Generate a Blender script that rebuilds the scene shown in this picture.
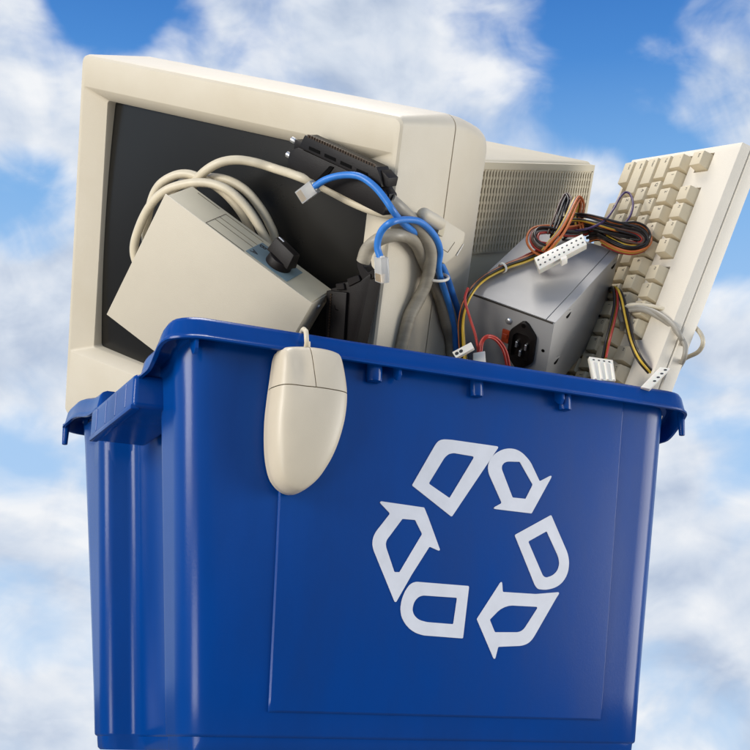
import bpy, bmesh, math, random
from mathutils import Vector, Matrix

# ------------------------------------------------------------------ clear
for o in list(bpy.data.objects):
    bpy.data.objects.remove(o, do_unlink=True)
scene = bpy.context.scene
COL = scene.collection
random.seed(7)

# ------------------------------------------------------------------ camera
CAM_POS = Vector((-0.27261, -0.89179, -0.00363))
YAW, PITCH, ROLL = 0.44928, 0.27582, 0.01494
fwd = Vector((math.sin(YAW) * math.cos(PITCH), math.cos(YAW) * math.cos(PITCH), math.sin(PITCH)))
rgt = Vector((math.cos(YAW), -math.sin(YAW), 0))
upv = rgt.cross(fwd)
rgt2 = rgt * math.cos(ROLL) + upv * math.sin(ROLL)
upv2 = -rgt * math.sin(ROLL) + upv * math.cos(ROLL)
cam_data = bpy.data.cameras.new('camera')
cam_data.sensor_width = 36.0
cam_data.lens = 36.0 * 1300 / 750
cam_data.clip_start = 0.02
cam_data.clip_end = 500
cam = bpy.data.objects.new('camera', cam_data)
COL.objects.link(cam)
mat = Matrix((rgt2, upv2, -fwd)).transposed().to_4x4()
mat.translation = CAM_POS
cam.matrix_world = mat
scene.camera = cam

# ------------------------------------------------------------------ sky (world): blue with drifting cumulus
world = bpy.data.worlds.new('World')
scene.world = world
world.use_nodes = True
wn, wl = world.node_tree.nodes, world.node_tree.links
wn.clear()

def N(tree, typ, **kw):
    n = tree.nodes.new(typ)
    for k, v in kw.items():
        setattr(n, k, v)
    return n

def math_node(tree, op, a, b=None, clamp=False):
    n = N(tree, 'ShaderNodeMath', operation=op, use_clamp=clamp)
    for i, v in enumerate((a, b)):
        if v is None:
            continue
        if isinstance(v, (int, float)):
            n.inputs[i].default_value = v
        else:
            tree.links.new(v, n.inputs[i])
    return n.outputs[0]

def sky_dir(px, py):
    return (fwd + rgt2 * ((px - 375) / 1300) + upv2 * ((375 - py) / 1300)).normalized()

WT = world.node_tree
tc = N(WT, 'ShaderNodeTexCoord')
DIR = tc.outputs['Generated']
# blue gradient with elevation and a little towards the right
sep = N(WT, 'ShaderNodeSeparateXYZ')
wl.new(DIR, sep.inputs[0])
ramp = N(WT, 'ShaderNodeValToRGB')
wl.new(sep.outputs['Z'], ramp.inputs[0])
cr = ramp.color_ramp
cr.elements[0].position = 0.0
cr.elements[0].color = (0.48, 0.67, 0.91, 1)
cr.elements[1].position = 1.0
cr.elements[1].color = (0.015, 0.06, 0.27, 1)
for p, c in ((0.30, (0.36, 0.58, 0.89)), (0.41, (0.20, 0.44, 0.81)), (0.49, (0.075, 0.26, 0.66)), (0.55, (0.04, 0.18, 0.55)), (0.66, (0.035, 0.15, 0.50))):
    e = cr.elements.new(p)
    e.color = (*c, 1)
# noise
def noise(scale, detail, rough, off, dist=0.0):
    mp = N(WT, 'ShaderNodeMapping')
    mp.inputs['Location'].default_value = off
    mp.inputs['Scale'].default_value = (1, 1, 1.35)
    wl.new(DIR, mp.inputs[0])
    n = N(WT, 'ShaderNodeTexNoise')
    n.inputs['Scale'].default_value = scale
    n.inputs['Detail'].default_value = detail
    n.inputs['Roughness'].default_value = rough
    n.inputs['Distortion'].default_value = dist
    wl.new(mp.outputs[0], n.inputs['Vector'])
    return n.outputs['Fac']
sun_side = (upv2 * 0.035 + rgt2 * 0.012)
def cloud_noise(shift):
    o1 = tuple(a + b for a, b in zip((3.1, 1.7, 0.4), shift))
    o2 = tuple(a + b for a, b in zip((9.3, 4.1, 2.2), shift))
    big = noise(6.5, 5.0, 0.50, o1, 0.5)
    mid = noise(17.0, 6.0, 0.52, o2, 0.5)
    return math_node(WT, 'ADD', big, math_node(WT, 'MULTIPLY', math_node(WT, 'SUBTRACT', mid, 0.5), 0.42))
base_n = cloud_noise((0, 0, 0))
lit_n = cloud_noise(tuple(sun_side))
dens = base_n
# cloud banks: (direction, angular radius in degrees, strength)
BANKS = [((45, 95), 5.0, 0.19), ((280, 40), 5.5, 0.16), ((440, 60), 4.5, 0.14), ((30, 330), 4.6, 0.24), ((45, 540), 3.6, 0.22), ((15, 455), 1.8, -0.14),
         ((60, 700), 4.5, 0.22), ((715, 540), 3.6, 0.24), ((660, 470), 1.8, 0.14), ((725, 455), 1.7, -0.16), ((735, 620), 1.6, -0.10), ((690, 690), 5.0, 0.24), ((735, 112), 2.4, 0.28), ((745, 325), 1.8, 0.22),
         ((700, 400), 2.6, 0.14), ((730, 18), 1.8, 0.14), ((600, 190), 1.5, 0.16),
         ((25, 203), 2.2, -0.32), ((105, 0), 2.2, -0.30), ((15, 620), 2.0, -0.16), ((650, 55), 4.6, -0.20), ((690, 240), 3.6, -0.16), ((165, 22), 1.8, -0.12)]
for (px, py), rad, w in BANKS:
    d = sky_dir(px, py)
    dot = N(WT, 'ShaderNodeVectorMath', operation='DOT_PRODUCT')
    wl.new(DIR, dot.inputs[0])
    dot.inputs[1].default_value = d
    mr = N(WT, 'ShaderNodeMapRange', interpolation_type='SMOOTHERSTEP')
    wl.new(dot.outputs['Value'], mr.inputs['Value'])
    mr.inputs['From Min'].default_value = math.cos(math.radians(rad * 1.5))
    mr.inputs['From Max'].default_value = 1.0
    mr.inputs['To Min'].default_value = 0.0
    mr.inputs['To Max'].default_value = w
    dens = math_node(WT, 'ADD', dens, mr.outputs[0])
cov = N(WT, 'ShaderNodeMapRange', interpolation_type='SMOOTHSTEP')
wl.new(dens, cov.inputs['Value'])
cov.inputs['From Min'].default_value = 0.385
cov.inputs['From Max'].default_value = 0.745
# relief: brighter where the cloud thins towards the light, greyer in its depth
rel = math_node(WT, 'MULTIPLY', math_node(WT, 'SUBTRACT', base_n, lit_n), 1.8)
dep = math_node(WT, 'MULTIPLY', math_node(WT, 'SUBTRACT', dens, 0.80), -0.9)
shade_n = math_node(WT, 'ADD', math_node(WT, 'ADD', rel, dep), 0.44)
crp = N(WT, 'ShaderNodeValToRGB')
wl.new(shade_n, crp.inputs[0])
crp.color_ramp.elements[0].position = 0.20
crp.color_ramp.elements[0].color = (0.44, 0.53, 0.69, 1)
crp.color_ramp.elements[1].position = 0.80
crp.color_ramp.elements[1].color = (0.90, 0.92, 0.95, 1)
e = crp.color_ramp.elements.new(0.48)
e.color = (0.66, 0.73, 0.84, 1)
mixs = N(WT, 'ShaderNodeMix', data_type='RGBA')
wl.new(cov.outputs[0], mixs.inputs['Factor'])
wl.new(ramp.outputs[0], mixs.inputs['A'])
wl.new(crp.outputs[0], mixs.inputs['B'])
bg = N(WT, 'ShaderNodeBackground')
bg.inputs['Strength'].default_value = 1.0
wl.new(mixs.outputs['Result'], bg.inputs['Color'])
wout = N(WT, 'ShaderNodeOutputWorld')
wl.new(bg.outputs[0], wout.inputs[0])

# ------------------------------------------------------------------ lamps (soft boxes of the set)
def softbox(name, pos, target, size, power, color=(1, 1, 1), sizey=None):
    L = bpy.data.lights.new(name, 'AREA')
    L.shape = 'RECTANGLE'
    L.size = size
    L.size_y = sizey or size
    L.energy = power
    L.color = color
    ob = bpy.data.objects.new(name, L)
    COL.objects.link(ob)
    ob.location = pos
    dvec = Vector(target) - Vector(pos)
    ob.rotation_euler = dvec.to_track_quat('-Z', 'Y').to_euler()
    return ob
softbox('softbox_lamp', (-2.2, -0.42, 0.65), (0.1, 0.1, 0.35), 1.0, 50, (1, 0.955, 0.885))
softbox('softbox_lamp', (-1.7, -1.00, -0.45), (0.1, 0.1, 0.35), 0.7, 14, (1, 0.96, 0.895), 0.6)
softbox('softbox_lamp', (2.3, -1.15, 0.25), (0.25, 0.0, 0.25), 1.5, 47, (1, 0.96, 0.895), 1.2)
softbox('softbox_lamp', (0.25, 0.35, 2.6), (0.2, 0.15, 0.5), 1.0, 44, (1, 0.955, 0.885))

vs = scene.view_settings
vs.view_transform = 'Standard'
vs.look = 'None'
vs.exposure = 0.0
vs.gamma = 1.0
vs.use_curve_mapping = False

# ------------------------------------------------------------------ materials
MATS = {}
def material(name, color, rough=0.5, metallic=0.0, var=0.06, vscale=18.0, bump=0.0, bscale=900.0, spec=0.5, coat=0.0,
             trans=0.0, ior=1.45, sss=0.0, rvar=0.08, tint=None, streak=None, dust=0.0):
    m = bpy.data.materials.new(name)
    m.use_nodes = True
    t = m.node_tree
    b = t.nodes['Principled BSDF']
    b.inputs['Roughness'].default_value = rough
    b.inputs['Metallic'].default_value = metallic
    b.inputs['Specular IOR Level'].default_value = spec
    b.inputs['IOR'].default_value = ior
    b.inputs['Coat Weight'].default_value = coat
    b.inputs['Transmission Weight'].default_value = trans
    if sss:
        b.inputs['Subsurface Weight'].default_value = sss
        b.inputs['Subsurface Scale'].default_value = 0.004
    tcn = N(t, 'ShaderNodeTexCoord')
    vec = tcn.outputs['Object']
    if streak:
        mp = N(t, 'ShaderNodeMapping')
        mp.inputs['Scale'].default_value = streak
        t.links.new(vec, mp.inputs[0])
        vec = mp.outputs[0]
    nz = N(t, 'ShaderNodeTexNoise')
    nz.inputs['Scale'].default_value = vscale
    nz.inputs['Detail'].default_value = 5
    nz.inputs['Roughness'].default_value = 0.6
    t.links.new(vec, nz.inputs['Vector'])
    mx = N(t, 'ShaderNodeMix', data_type='RGBA')
    c2 = tint or tuple(c * (1 - var * 2.2) for c in color)
    mx.inputs['A'].default_value = (*[min(1, c * (1 + var)) for c in color], 1)
    mx.inputs['B'].default_value = (*c2, 1)
    mrn = N(t, 'ShaderNodeMapRange')
    mrn.inputs['From Min'].default_value = 0.35
    mrn.inputs['From Max'].default_value = 0.72
    t.links.new(nz.outputs['Fac'], mrn.inputs['Value'])
    t.links.new(mrn.outputs[0], mx.inputs['Factor'])
    base_out = mx.outputs['Result']
    if dust:
        # specks of dust and faint rubbed patches
        nd = N(t, 'ShaderNodeTexNoise')
        nd.inputs['Scale'].default_value = 260
        nd.inputs['Detail'].default_value = 2
        t.links.new(tcn.outputs['Object'], nd.inputs['Vector'])
        npz = N(t, 'ShaderNodeTexNoise')
        npz.inputs['Scale'].default_value = 16
        npz.inputs['Detail'].default_value = 6
        npz.inputs['Roughness'].default_value = 0.65
        t.links.new(tcn.outputs['Object'], npz.inputs['Vector'])
        def band(src, a, c, hi):
            r = N(t, 'ShaderNodeMapRange')
            r.inputs['From Min'].default_value = a
            r.inputs['From Max'].default_value = c
            r.inputs['To Max'].default_value = hi
            t.links.new(src, r.inputs['Value'])
            return r.outputs[0]
        amt = math_node(t, 'ADD', band(nd.outputs['Fac'], 0.66, 0.76, dust), band(npz.outputs['Fac'], 0.56, 0.80, dust * 0.5))
        md = N(t, 'ShaderNodeMix', data_type='RGBA')
        md.inputs['B'].default_value = (0.42, 0.42, 0.42, 1)
        t.links.new(amt, md.inputs['Factor'])
        t.links.new(base_out, md.inputs['A'])
        base_out = md.outputs['Result']
    t.links.new(base_out, b.inputs['Base Color'])
    if rvar:
        mr2 = N(t, 'ShaderNodeMapRange')
        mr2.inputs['To Min'].default_value = max(0.02, rough - rvar)
        mr2.inputs['To Max'].default_value = rough + rvar
        t.links.new(nz.outputs['Fac'], mr2.inputs['Value'])
        t.links.new(mr2.outputs[0], b.inputs['Roughness'])
    if bump:
        nb = N(t, 'ShaderNodeTexNoise')
        nb.inputs['Scale'].default_value = bscale
        nb.inputs['Detail'].default_value = 2
        t.links.new(tcn.outputs['Object'], nb.inputs['Vector'])
        bp = N(t, 'ShaderNodeBump')
        bp.inputs['Strength'].default_value = bump
        bp.inputs['Distance'].default_value = 0.0006
        t.links.new(nb.outputs['Fac'], bp.inputs['Height'])
        t.links.new(bp.outputs[0], b.inputs['Normal'])
    MATS[name] = m
    return m

material('beige', (0.615, 0.55, 0.43), 0.46, bump=0.25, bscale=1500, var=0.03, tint=(0.57, 0.495, 0.365), vscale=7)
material('beige_box', (0.585, 0.52, 0.40), 0.5, bump=0.3, bscale=1300, var=0.03, vscale=9)
material('beige_aged', (0.57, 0.495, 0.345), 0.5, bump=0.25, bscale=1500, var=0.03, vscale=8)
material('beige_panel', (0.54, 0.48, 0.34), 0.5, bump=0.15, bscale=1300, var=0.03)
material('beige_vent', (0.52, 0.445, 0.305), 0.5, bump=0.2, bscale=1300, var=0.04)
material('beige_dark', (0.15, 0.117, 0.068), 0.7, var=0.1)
material('key_plastic', (0.63, 0.54, 0.375), 0.5, bump=0.2, bscale=1600, var=0.03, vscale=25)
material('kb_case', (0.71, 0.645, 0.53), 0.48, bump=0.25, bscale=1500, var=0.03, vscale=8)
material('key_gap_shade', (0.26, 0.21, 0.135), 0.6, var=0.1, vscale=30)  # dark tan that paints the shade between the keys
material('mouse_plastic', (0.585, 0.505, 0.375), 0.36, bump=0.12, bscale=1700, var=0.03, vscale=14)
material('beige_cable', (0.62, 0.54, 0.39), 0.42, var=0.05, vscale=60)
material('grey_cable', (0.33, 0.29, 0.22), 0.4, var=0.10, vscale=35, streak=(1, 1, 6))
material('kb_cord', (0.33, 0.30, 0.245), 0.42, var=0.05, vscale=50)
material('blue_plastic', (0.0004, 0.043, 0.218), 0.22, var=0.07, vscale=9, bump=0.06, bscale=700, rvar=0.12, spec=0.28, streak=(1.6, 1.6, 0.5))
material('white_print', (0.64, 0.64, 0.66), 0.45, var=0.03, vscale=60)
material('blue_cable', (0.035, 0.19, 0.56), 0.36, var=0.08, vscale=60)
material('screen_glass', (0.013, 0.012, 0.010), 0.26, var=0.06, vscale=6, rvar=0.03, spec=0.4)
material('black_plastic', (0.0085, 0.0062, 0.0052), 0.50, var=0.15, vscale=40, bump=0.15, spec=0.28)
material('black_matte', (0.0022, 0.0018, 0.0015), 0.75, var=0.15, spec=0.1)
material('dark_gap', (0.03, 0.024, 0.016), 0.8, var=0.1)
material('contact', (0.05, 0.032, 0.02), 0.4, metallic=0.5, var=0.1)
material('chrome', (0.62, 0.62, 0.61), 0.36, metallic=0.85, var=0.05, rvar=0.04)
material('steel', (0.36, 0.35, 0.335), 0.47, metallic=0.22, var=0.04, vscale=12, bump=0.06, bscale=1200)
material('label_blue', (0.17, 0.235, 0.25), 0.5, var=0.05)
material('ink', (0.03, 0.03, 0.032), 0.6, var=0.05)
material('legend_ink', (0.10, 0.09, 0.075), 0.6, var=0.05)
material('nylon', (0.74, 0.70, 0.60), 0.42, var=0.03, sss=0.15)
material('clear_plug', (0.82, 0.81, 0.78), 0.16, var=0.03, trans=0.55, ior=1.4, rvar=0.03)
material('gold', (0.80, 0.60, 0.35), 0.3, metallic=0.8)
material('red_switch', (0.42, 0.055, 0.015), 0.4)
for nm, c in dict(wire_red=(0.42, 0.035, 0.022), wire_orange=(0.62, 0.16, 0.035), wire_yellow=(0.62, 0.40, 0.04), wire_black=(0.018, 0.014, 0.012),
                  wire_brown=(0.10, 0.05, 0.03), wire_grey=(0.22, 0.20, 0.18), wire_purple=(0.06, 0.03, 0.10), wire_green=(0.05, 0.10, 0.09)).items():
    material(nm, c, 0.38, var=0.08, vscale=80)
material('table_grey', (0.30, 0.28, 0.29), 0.6, var=0.06, bump=0.1)
material('ground_grey', (0.22, 0.215, 0.205), 0.9, var=0.08, vscale=7)

# ------------------------------------------------------------------ builders
def finish(name, bm, mt, parent=None, smooth=35, recalc=True):
    if recalc:
        bmesh.ops.recalc_face_normals(bm, faces=bm.faces[:])
    me = bpy.data.meshes.new(name)
    bm.to_mesh(me)
    bm.free()
    me.materials.append(MATS[mt])
    if smooth:
        me.polygons.foreach_set('use_smooth', [True] * len(me.polygons))
        me.set_sharp_from_angle(angle=math.radians(smooth))
    ob = bpy.data.objects.new(name, me)
    COL.objects.link(ob)
    if parent:
        ob.parent = parent
    return ob

def thing(name, label, cat, M=None, group=None):
    e = bpy.data.objects.new(name, None)
    e.empty_display_size = 0.02
    COL.objects.link(e)
    if M is not None:
        e.matrix_world = M
    e['label'] = label
    e['category'] = cat
    if group:
        e['group'] = group
    return e

def frame(R, T):
    m = Matrix(R).to_4x4()
    m.translation = Vector(T)
    # orthonormalise
    q = m.to_3x3().to_quaternion().normalized()
    return Matrix.Translation(Vector(T)) @ q.to_matrix().to_4x4()

def quad_hex(bm, pts):
    v = [bm.verts.new(p) for p in pts]
    for f in ((0, 1, 2, 3), (7, 6, 5, 4), (0, 4, 5, 1), (1, 5, 6, 2), (2, 6, 7, 3), (3, 7, 4, 0)):
        bm.faces.new([v[i] for i in f])
    return v

def box(bm, x0, x1, y0, y1, z0, z1):
    return quad_hex(bm, [(x0, y0, z0), (x1, y0, z0), (x1, y1, z0), (x0, y1, z0), (x0, y0, z1), (x1, y0, z1), (x1, y1, z1), (x0, y1, z1)])

def bevel(bm, w, seg=2, ang=30):
    bmesh.ops.recalc_face_normals(bm, faces=bm.faces[:])
    es = [e for e in bm.edges if len(e.link_faces) == 2 and e.calc_face_angle(0) > math.radians(ang)]
    bmesh.ops.bevel(bm, geom=es, offset=w, segments=seg, profile=0.6, affect='EDGES', clamp_overlap=True)

def bbox(name, mt, parent, x0, x1, y0, y1, z0, z1, bev=0.0, seg=2):
    bm = bmesh.new()
    box(bm, x0, x1, y0, y1, z0, z1)
    if bev:
        bevel(bm, bev, seg)
    return finish(name, bm, mt, parent)

def loft(bm, rings, cap0=True, cap1=True, closed=True):
    vr = [[bm.verts.new(p) for p in r] for r in rings]
    n = len(vr[0])
    for a, b in zip(vr, vr[1:]):
        for i in range(n if closed else n - 1):
            j = (i + 1) % n
            bm.faces.new((a[i], a[j], b[j], b[i]))
    if cap0:
        bm.faces.new(vr[0])
    if cap1:
        bm.faces.new(vr[-1][::-1])
    return vr

def prism(bm, pts, vec):
    a = [bm.verts.new(p) for p in pts]
    b = [bm.verts.new(Vector(p) + Vector(vec)) for p in pts]
    n = len(a)
    bm.faces.new(a)
    bm.faces.new(b[::-1])
    for i in range(n):
        j = (i + 1) % n
        bm.faces.new((a[i], b[i], b[j], a[j]))

def rounded(poly, radii, seg=6):
    """2-D polygon with rounded corners, constant number of points."""
    out = []
    n = len(poly)
    for i in range(n):
        p = Vector(poly[i])
        a = Vector(poly[i - 1]) - p
        b = Vector(poly[(i + 1) % n]) - p
        r = radii[i] if hasattr(radii, '__len__') else radii
        la, lb = a.length, b.length
        a.normalize(); b.normalize()
        half = math.acos(max(-1, min(1, a.dot(b)))) / 2
        d = min(r / math.tan(half), 0.48 * la, 0.48 * lb)
        p0, p1 = p + a * d, p + b * d
        for k in range(seg + 1):
            t = k / seg
            # quadratic arc through the corner, close to a circle
            w = 0.7
            c = (p0 * (1 - t) ** 2 + p * (2 * w * t * (1 - t)) + p1 * t ** 2) / ((1 - t) ** 2 + 2 * w * t * (1 - t) + t ** 2)
            out.append((c.x, c.y))
    return out

def rrect(x0, x1, y0, y1, r, seg=6):
    return rounded([(x0, y0), (x1, y0), (x1, y1), (x0, y1)], r, seg)

def spline(pts, n=8):
    P = [Vector(p) for p in pts]
    out = []
    for i in range(len(P) - 1):
        p0 = P[i - 1] if i else P[0] * 2 - P[1]
        p1, p2 = P[i], P[i + 1]
        p3 = P[i + 2] if i + 2 < len(P) else P[-1] * 2 - P[-2]
        # centripetal-like: scaled tangents
        m1 = (p2 - p0) * 0.5
        m2 = (p3 - p1) * 0.5
        L = (p2 - p1).length
        if m1.length > 1.4 * L: m1 *= 1.4 * L / m1.length
        if m2.length > 1.4 * L: m2 *= 1.4 * L / m2.length
        for k in range(n):
            t = k / n
            out.append(p1 * (2 * t ** 3 - 3 * t * t + 1) + m1 * (t ** 3 - 2 * t * t + t) + p2 * (-2 * t ** 3 + 3 * t * t) + m2 * (t ** 3 - t * t))
    out.append(P[-1])
    return out

def frames_along(path):
    tang = []
    for i in range(len(path)):
        a = path[max(0, i - 1)]
        b = path[min(len(path) - 1, i + 1)]
        d = b - a
        tang.append(d.normalized() if d.length > 1e-9 else Vector((0, 0, 1)))
    u = tang[0].orthogonal().normalized()
    res = []
    for t in tang:
        u = (u - t * u.dot(t))
        if u.length < 1e-6:
            u = t.orthogonal()
        u.normalize()
        res.append((t, u, t.cross(u)))
    return res

def tube(bm, path, r, seg=10, flat=1.0):
    fr = frames_along(path)
    rings = []
    for i, (p, (t, u, v)) in enumerate(zip(path, fr)):
        rr = r(i / (len(path) - 1)) if callable(r) else r
        rings.append([p + (u * math.cos(a) * flat + v * math.sin(a)) * rr for a in [2 * math.pi * k / seg for k in range(seg)]])
    loft(bm, rings)

def cable(name, mt, parent, pts, r, seg=10, n=8, flat=1.0):
    bm = bmesh.new()
    tube(bm, spline(pts, n), r, seg, flat)
    return finish(name, bm, mt, parent, smooth=60)

def wires(parent, pts, cols, r=0.00115, spread=0.003, twist=2.0, seed=0, n=6):
    rnd = random.Random(seed)
    path = spline(pts, n)
    fr = frames_along(path)
    k = len(cols)
    for i, c in enumerate(cols):
        a0 = 2 * math.pi * i / k + rnd.uniform(-.3, .3)
        rad = spread * rnd.uniform(0.55, 1.05) if k > 1 else 0
        tw = twist * rnd.uniform(0.6, 1.3)
        ph = rnd.uniform(0, 6)
        q = []
        for j, (p, (t, u, v)) in enumerate(zip(path, fr)):
            s = j / (len(path) - 1)
            a = a0 + tw * s
            rr = rad * (1 + 0.25 * math.sin(ph + 5 * s))
            q.append(p + u * math.cos(a) * rr + v * math.sin(a) * rr)
        bm = bmesh.new()
        tube(bm, q, r, 7)
        finish('wire', bm, c, parent, smooth=60)

def cyl(bm, c, axis, r, h, seg=16, r2=None):
    axis = Vector(axis).normalized()
    u = axis.orthogonal().normalized()
    v = axis.cross(u)
    c = Vector(c)
    r2 = r if r2 is None else r2
    rings = []
    for cc, rr in ((c, r), (c + axis * h, r2)):
        rings.append([cc + (u * math.cos(2 * math.pi * k / seg) + v * math.sin(2 * math.pi * k / seg)) * rr for k in range(seg)])
    loft(bm, rings)

TEXT_CACHE = {}
def text_mesh(s, size, extrude, mt):
    key = (s, size, mt)
    if key in TEXT_CACHE:
        return TEXT_CACHE[key]
    cu = bpy.data.curves.new('lettering', 'FONT')
    cu.body = s
    cu.size = size
    cu.extrude = extrude
    cu.resolution_u = 2
    cu.align_x = 'CENTER'
    cu.align_y = 'CENTER'
    ob = bpy.data.objects.new('lettering', cu)
    COL.objects.link(ob)
    dg = bpy.context.evaluated_depsgraph_get()
    me = bpy.data.meshes.new_from_object(ob.evaluated_get(dg))
    bpy.data.objects.remove(ob, do_unlink=True)
    bpy.data.curves.remove(cu)
    me.materials.clear()
    me.materials.append(MATS[mt])
    TEXT_CACHE[key] = me
    return me

# ================================================================== GROUND AND TABLE
bm = bmesh.new()
vs_ = [bm.verts.new((30 * math.cos(a), 30 * math.sin(a), -0.92)) for a in [2 * math.pi * k / 64 for k in range(64)]]
bm.faces.new(vs_)
g = finish('ground', bm, 'ground_grey', smooth=0)
g['kind'] = 'structure'
ZB = -0.0125           # underside of the bin = top of the plinth
bm = bmesh.new()
ring = rrect(0.06, 0.38, 0.05, 0.265, 0.03, 6)
loft(bm, [[(x, y, -0.918) for x, y in ring], [(x, y, ZB - 0.0005) for x, y in ring]])
bevel(bm, 0.004, 2, 60)
t_ = finish('plinth', bm, 'table_grey')
t_['kind'] = 'structure'

# ================================================================== RECYCLING BIN
BW, BD, BH, BT = 0.4505, 0.3240, 0.2745, 0.0244
bin_ = thing('recycling_bin', 'blue plastic recycling bin with white recycling arrows, heaped with old computer parts', 'recycling bin', Matrix.Translation((0, 0, 0)))

def bow(x, z):
    """the long wall bulges outwards a little between corners, floor and rim"""
    u = (x - BW / 2) / (BW / 2 - 0.05)
    v = (z - 0.14) / 0.15
    return 0.0028 * max(0.0, 1 - u * u) * max(0.0, 1 - v * v)
def bin_outline(z, off=0.0, seg=6):
    ins = BT * (1 - z / BH) - off
    k = (1 - z / BH)
    x0, x1, y0, y1 = ins, BW - ins, ins, BD - ins
    ra, rb = 0.060 + 0.012 * k, 0.240 + 0.012 * k
    rd = 0.030
    poly = [(x0, y0), (x1, y0), (x1, ra), (x1 - rd, ra + .008), (x1 - rd, rb - .010), (x1, rb), (x1, y1), (x0, y1),
            (x0, rb), (x0 + rd, rb - .010), (x0 + rd, ra + .008), (x0, ra)]
    rad = [.024, .024, .004, .010, .012, .014, .026, .026, .014, .012, .010, .0025]
    pts = rounded(poly, rad, seg)
    out = []
    n = len(pts)
    for i in range(n):
        a, b = Vector(pts[i]), Vector(pts[(i + 1) % n])
        out.append(tuple(a))
        if i % (seg + 1) == seg:                 # straight run between two corners
            m = 14 if i // (seg + 1) in (0, 6) else 5
            for k in range(1, m):
                t = 0.5 - 0.5 * math.cos(math.pi * k / m)
                p = a + (b - a) * t
                if i // (seg + 1) == 0:
                    p.y -= bow(p.x, z)
                out.append(tuple(p))
    return out

def body_dip(x, y):
    if 0.06 < x < BW - 0.06:
        return 0.0
    if 0.058 < y < 0.250:
        return -0.028
    return -0.012 if 0.012 < y < 0.30 else 0.0
bm = bmesh.new()
rings = []
for z, off in ((ZB, -0.004), (ZB + .002, -0.0022), (-0.0012, -0.0018), (-0.0002, -0.0004), (0.0012, 0.0), (0.04, 0), (0.09, 0), (0.14, 0), (0.19, 0), (0.235, 0), (0.262, 0), (0.2905, 0)):
    rings.append([(x, y, z + (body_dip(x, y) if z > .28 else 0)) for x, y in bin_outline(max(z, -0.0125), off)])
# inside wall, back down to the floor
for z, off in ((0.2905, -0.003), (0.2, -0.003), (0.1, -0.003), (0.006, -0.003)):
    rings.append([(x, y, z + (body_dip(x, y) if z > .28 else 0)) for x, y in bin_outline(z, off)])
loft(bm, rings)
finish('body', bm, 'blue_plastic', bin_, smooth=40)

# --- rim: a hooked lip swept round the mouth, dipping along both ends
def rim_outline(o, n_side=70, rc=0.013):
    x0, x1, y0, y1 = -o, BW + o, -o, BD + o
    r = rc + o
    pts = []
    def line(ax, ay, bx, by, n):
        for k in range(n):
            t = k / n
            pts.append((ax + (bx - ax) * t, ay + (by - ay) * t))
    def arc(cx, cy, a0, n=10):
        for k in range(n):
            a = a0 + (math.pi / 2) * k / n
            pts.append((cx + r * math.cos(a), cy + r * math.sin(a)))
    line(x0 + r, y0, x1 - r, y0, n_side)
    arc(x1 - r, y0 + r, -math.pi / 2)
    line(x1, y0 + r, x1, y1 - r, n_side)
    arc(x1 - r, y1 - r, 0)
    line(x1 - r, y1, x0 + r, y1, n_side)
    arc(x0 + r, y1 - r, math.pi / 2)
    line(x0, y1 - r, x0, y0 + r, n_side)
    arc(x0 + r, y0 + r, math.pi)
    return pts
def sstep(a, b, x):
    t = max(0, min(1, (x - a) / (b - a)))
    return t * t * (3 - 2 * t)
def rim_dip(x, y):
    if 0.06 < x < BW - 0.06:
        return 0.0
    d = 0.016 * sstep(-0.004, 0.034, y)
    d += 0.020 * sstep(0.0550, 0.0590, y)
    d -= 0.024 * sstep(0.1820, 0.1880, y)
    d -= 0.012 * sstep(0.200, 0.285, y)
    return -d
prof = [(-0.0035, 0.286), (-0.0035, 0.294), (-0.001, 0.2975), (0.003, 0.2985), (0.009, 0.2985), (0.0125, 0.297), (0.0142, 0.294), (0.0160, 0.285), (0.0168, 0.2825),
        (0.0182, 0.2815), (0.0182, 0.2800), (0.0155, 0.2797), (0.0142, 0.2812), (0.0128, 0.290), (0.0105, 0.2935), (0.0035, 0.2935), (0.0008, 0.2915), (0.0002, 0.286)]
bm = bmesh.new()
cols_ = [rim_outline(o) for o, z in prof]
npt = len(cols_[0])
rings = []
for i in range(npt):
    rings.append([(cols_[j][i][0], cols_[j][i][1], prof[j][1] + (rim_dip(*cols_[j][i]) if prof[j][1] > 0.275 else rim_dip(*cols_[j][i]))) for j in range(len(prof))])
rings.append(rings[0])
vr = [[bm.verts.new(p) for p in r] for r in rings[:-1]]
for i in range(npt):
    a, b = vr[i], vr[(i + 1) % npt]
    for j in range(len(prof)):
        k = (j + 1) % len(prof)
        bm.faces.new((a[j], a[k], b[k], b[j]))
finish('rim', bm, 'blue_plastic', bin_, smooth=50)

# --- handles on both ends
def handle(side):
    bm = bmesh.new()
    s = -1 if side == 'l' else 1
    X = (lambda d: -d) if side == 'l' else (lambda d: BW + d)
    y0, y1 = 0.0535, 0.187
    # hollow cup: outer face, ends and bottom lip
    def shell(d0, d1, ya, yb, za, zb):
        xs = sorted((X(d0), X(d1)))
        box(bm, xs[0], xs[1], ya, yb, za, zb)
    shell(-0.028, 0.0215, y0, y1, 0.2405, 0.2670)
    bevel(bm, 0.0045, 4)
    h = finish('handle', bm, 'blue_plastic', bin_)
    for k in range(4):
        yy = y0 + 0.022 + k * 0.030
        bm = bmesh.new()
        xs = sorted((X(0.0205), X(0.0219)))
        box(bm, xs[0], xs[1], yy, yy + 0.0022, 0.2445, 0.2640)
        bevel(bm, 0.0005, 1)
        finish('handle_rib', bm, 'blue_plastic', h)
    bm = bmesh.new()
    xs = sorted((X(0.0150), X(0.0226)))
    box(bm, xs[0], xs[1], y0 + .002, y1 - .002, 0.2392, 0.2432)
    bevel(bm, 0.0014, 2)
    finish('handle_lip', bm, 'blue_plastic', h)
handle('l')
handle('r')

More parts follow.
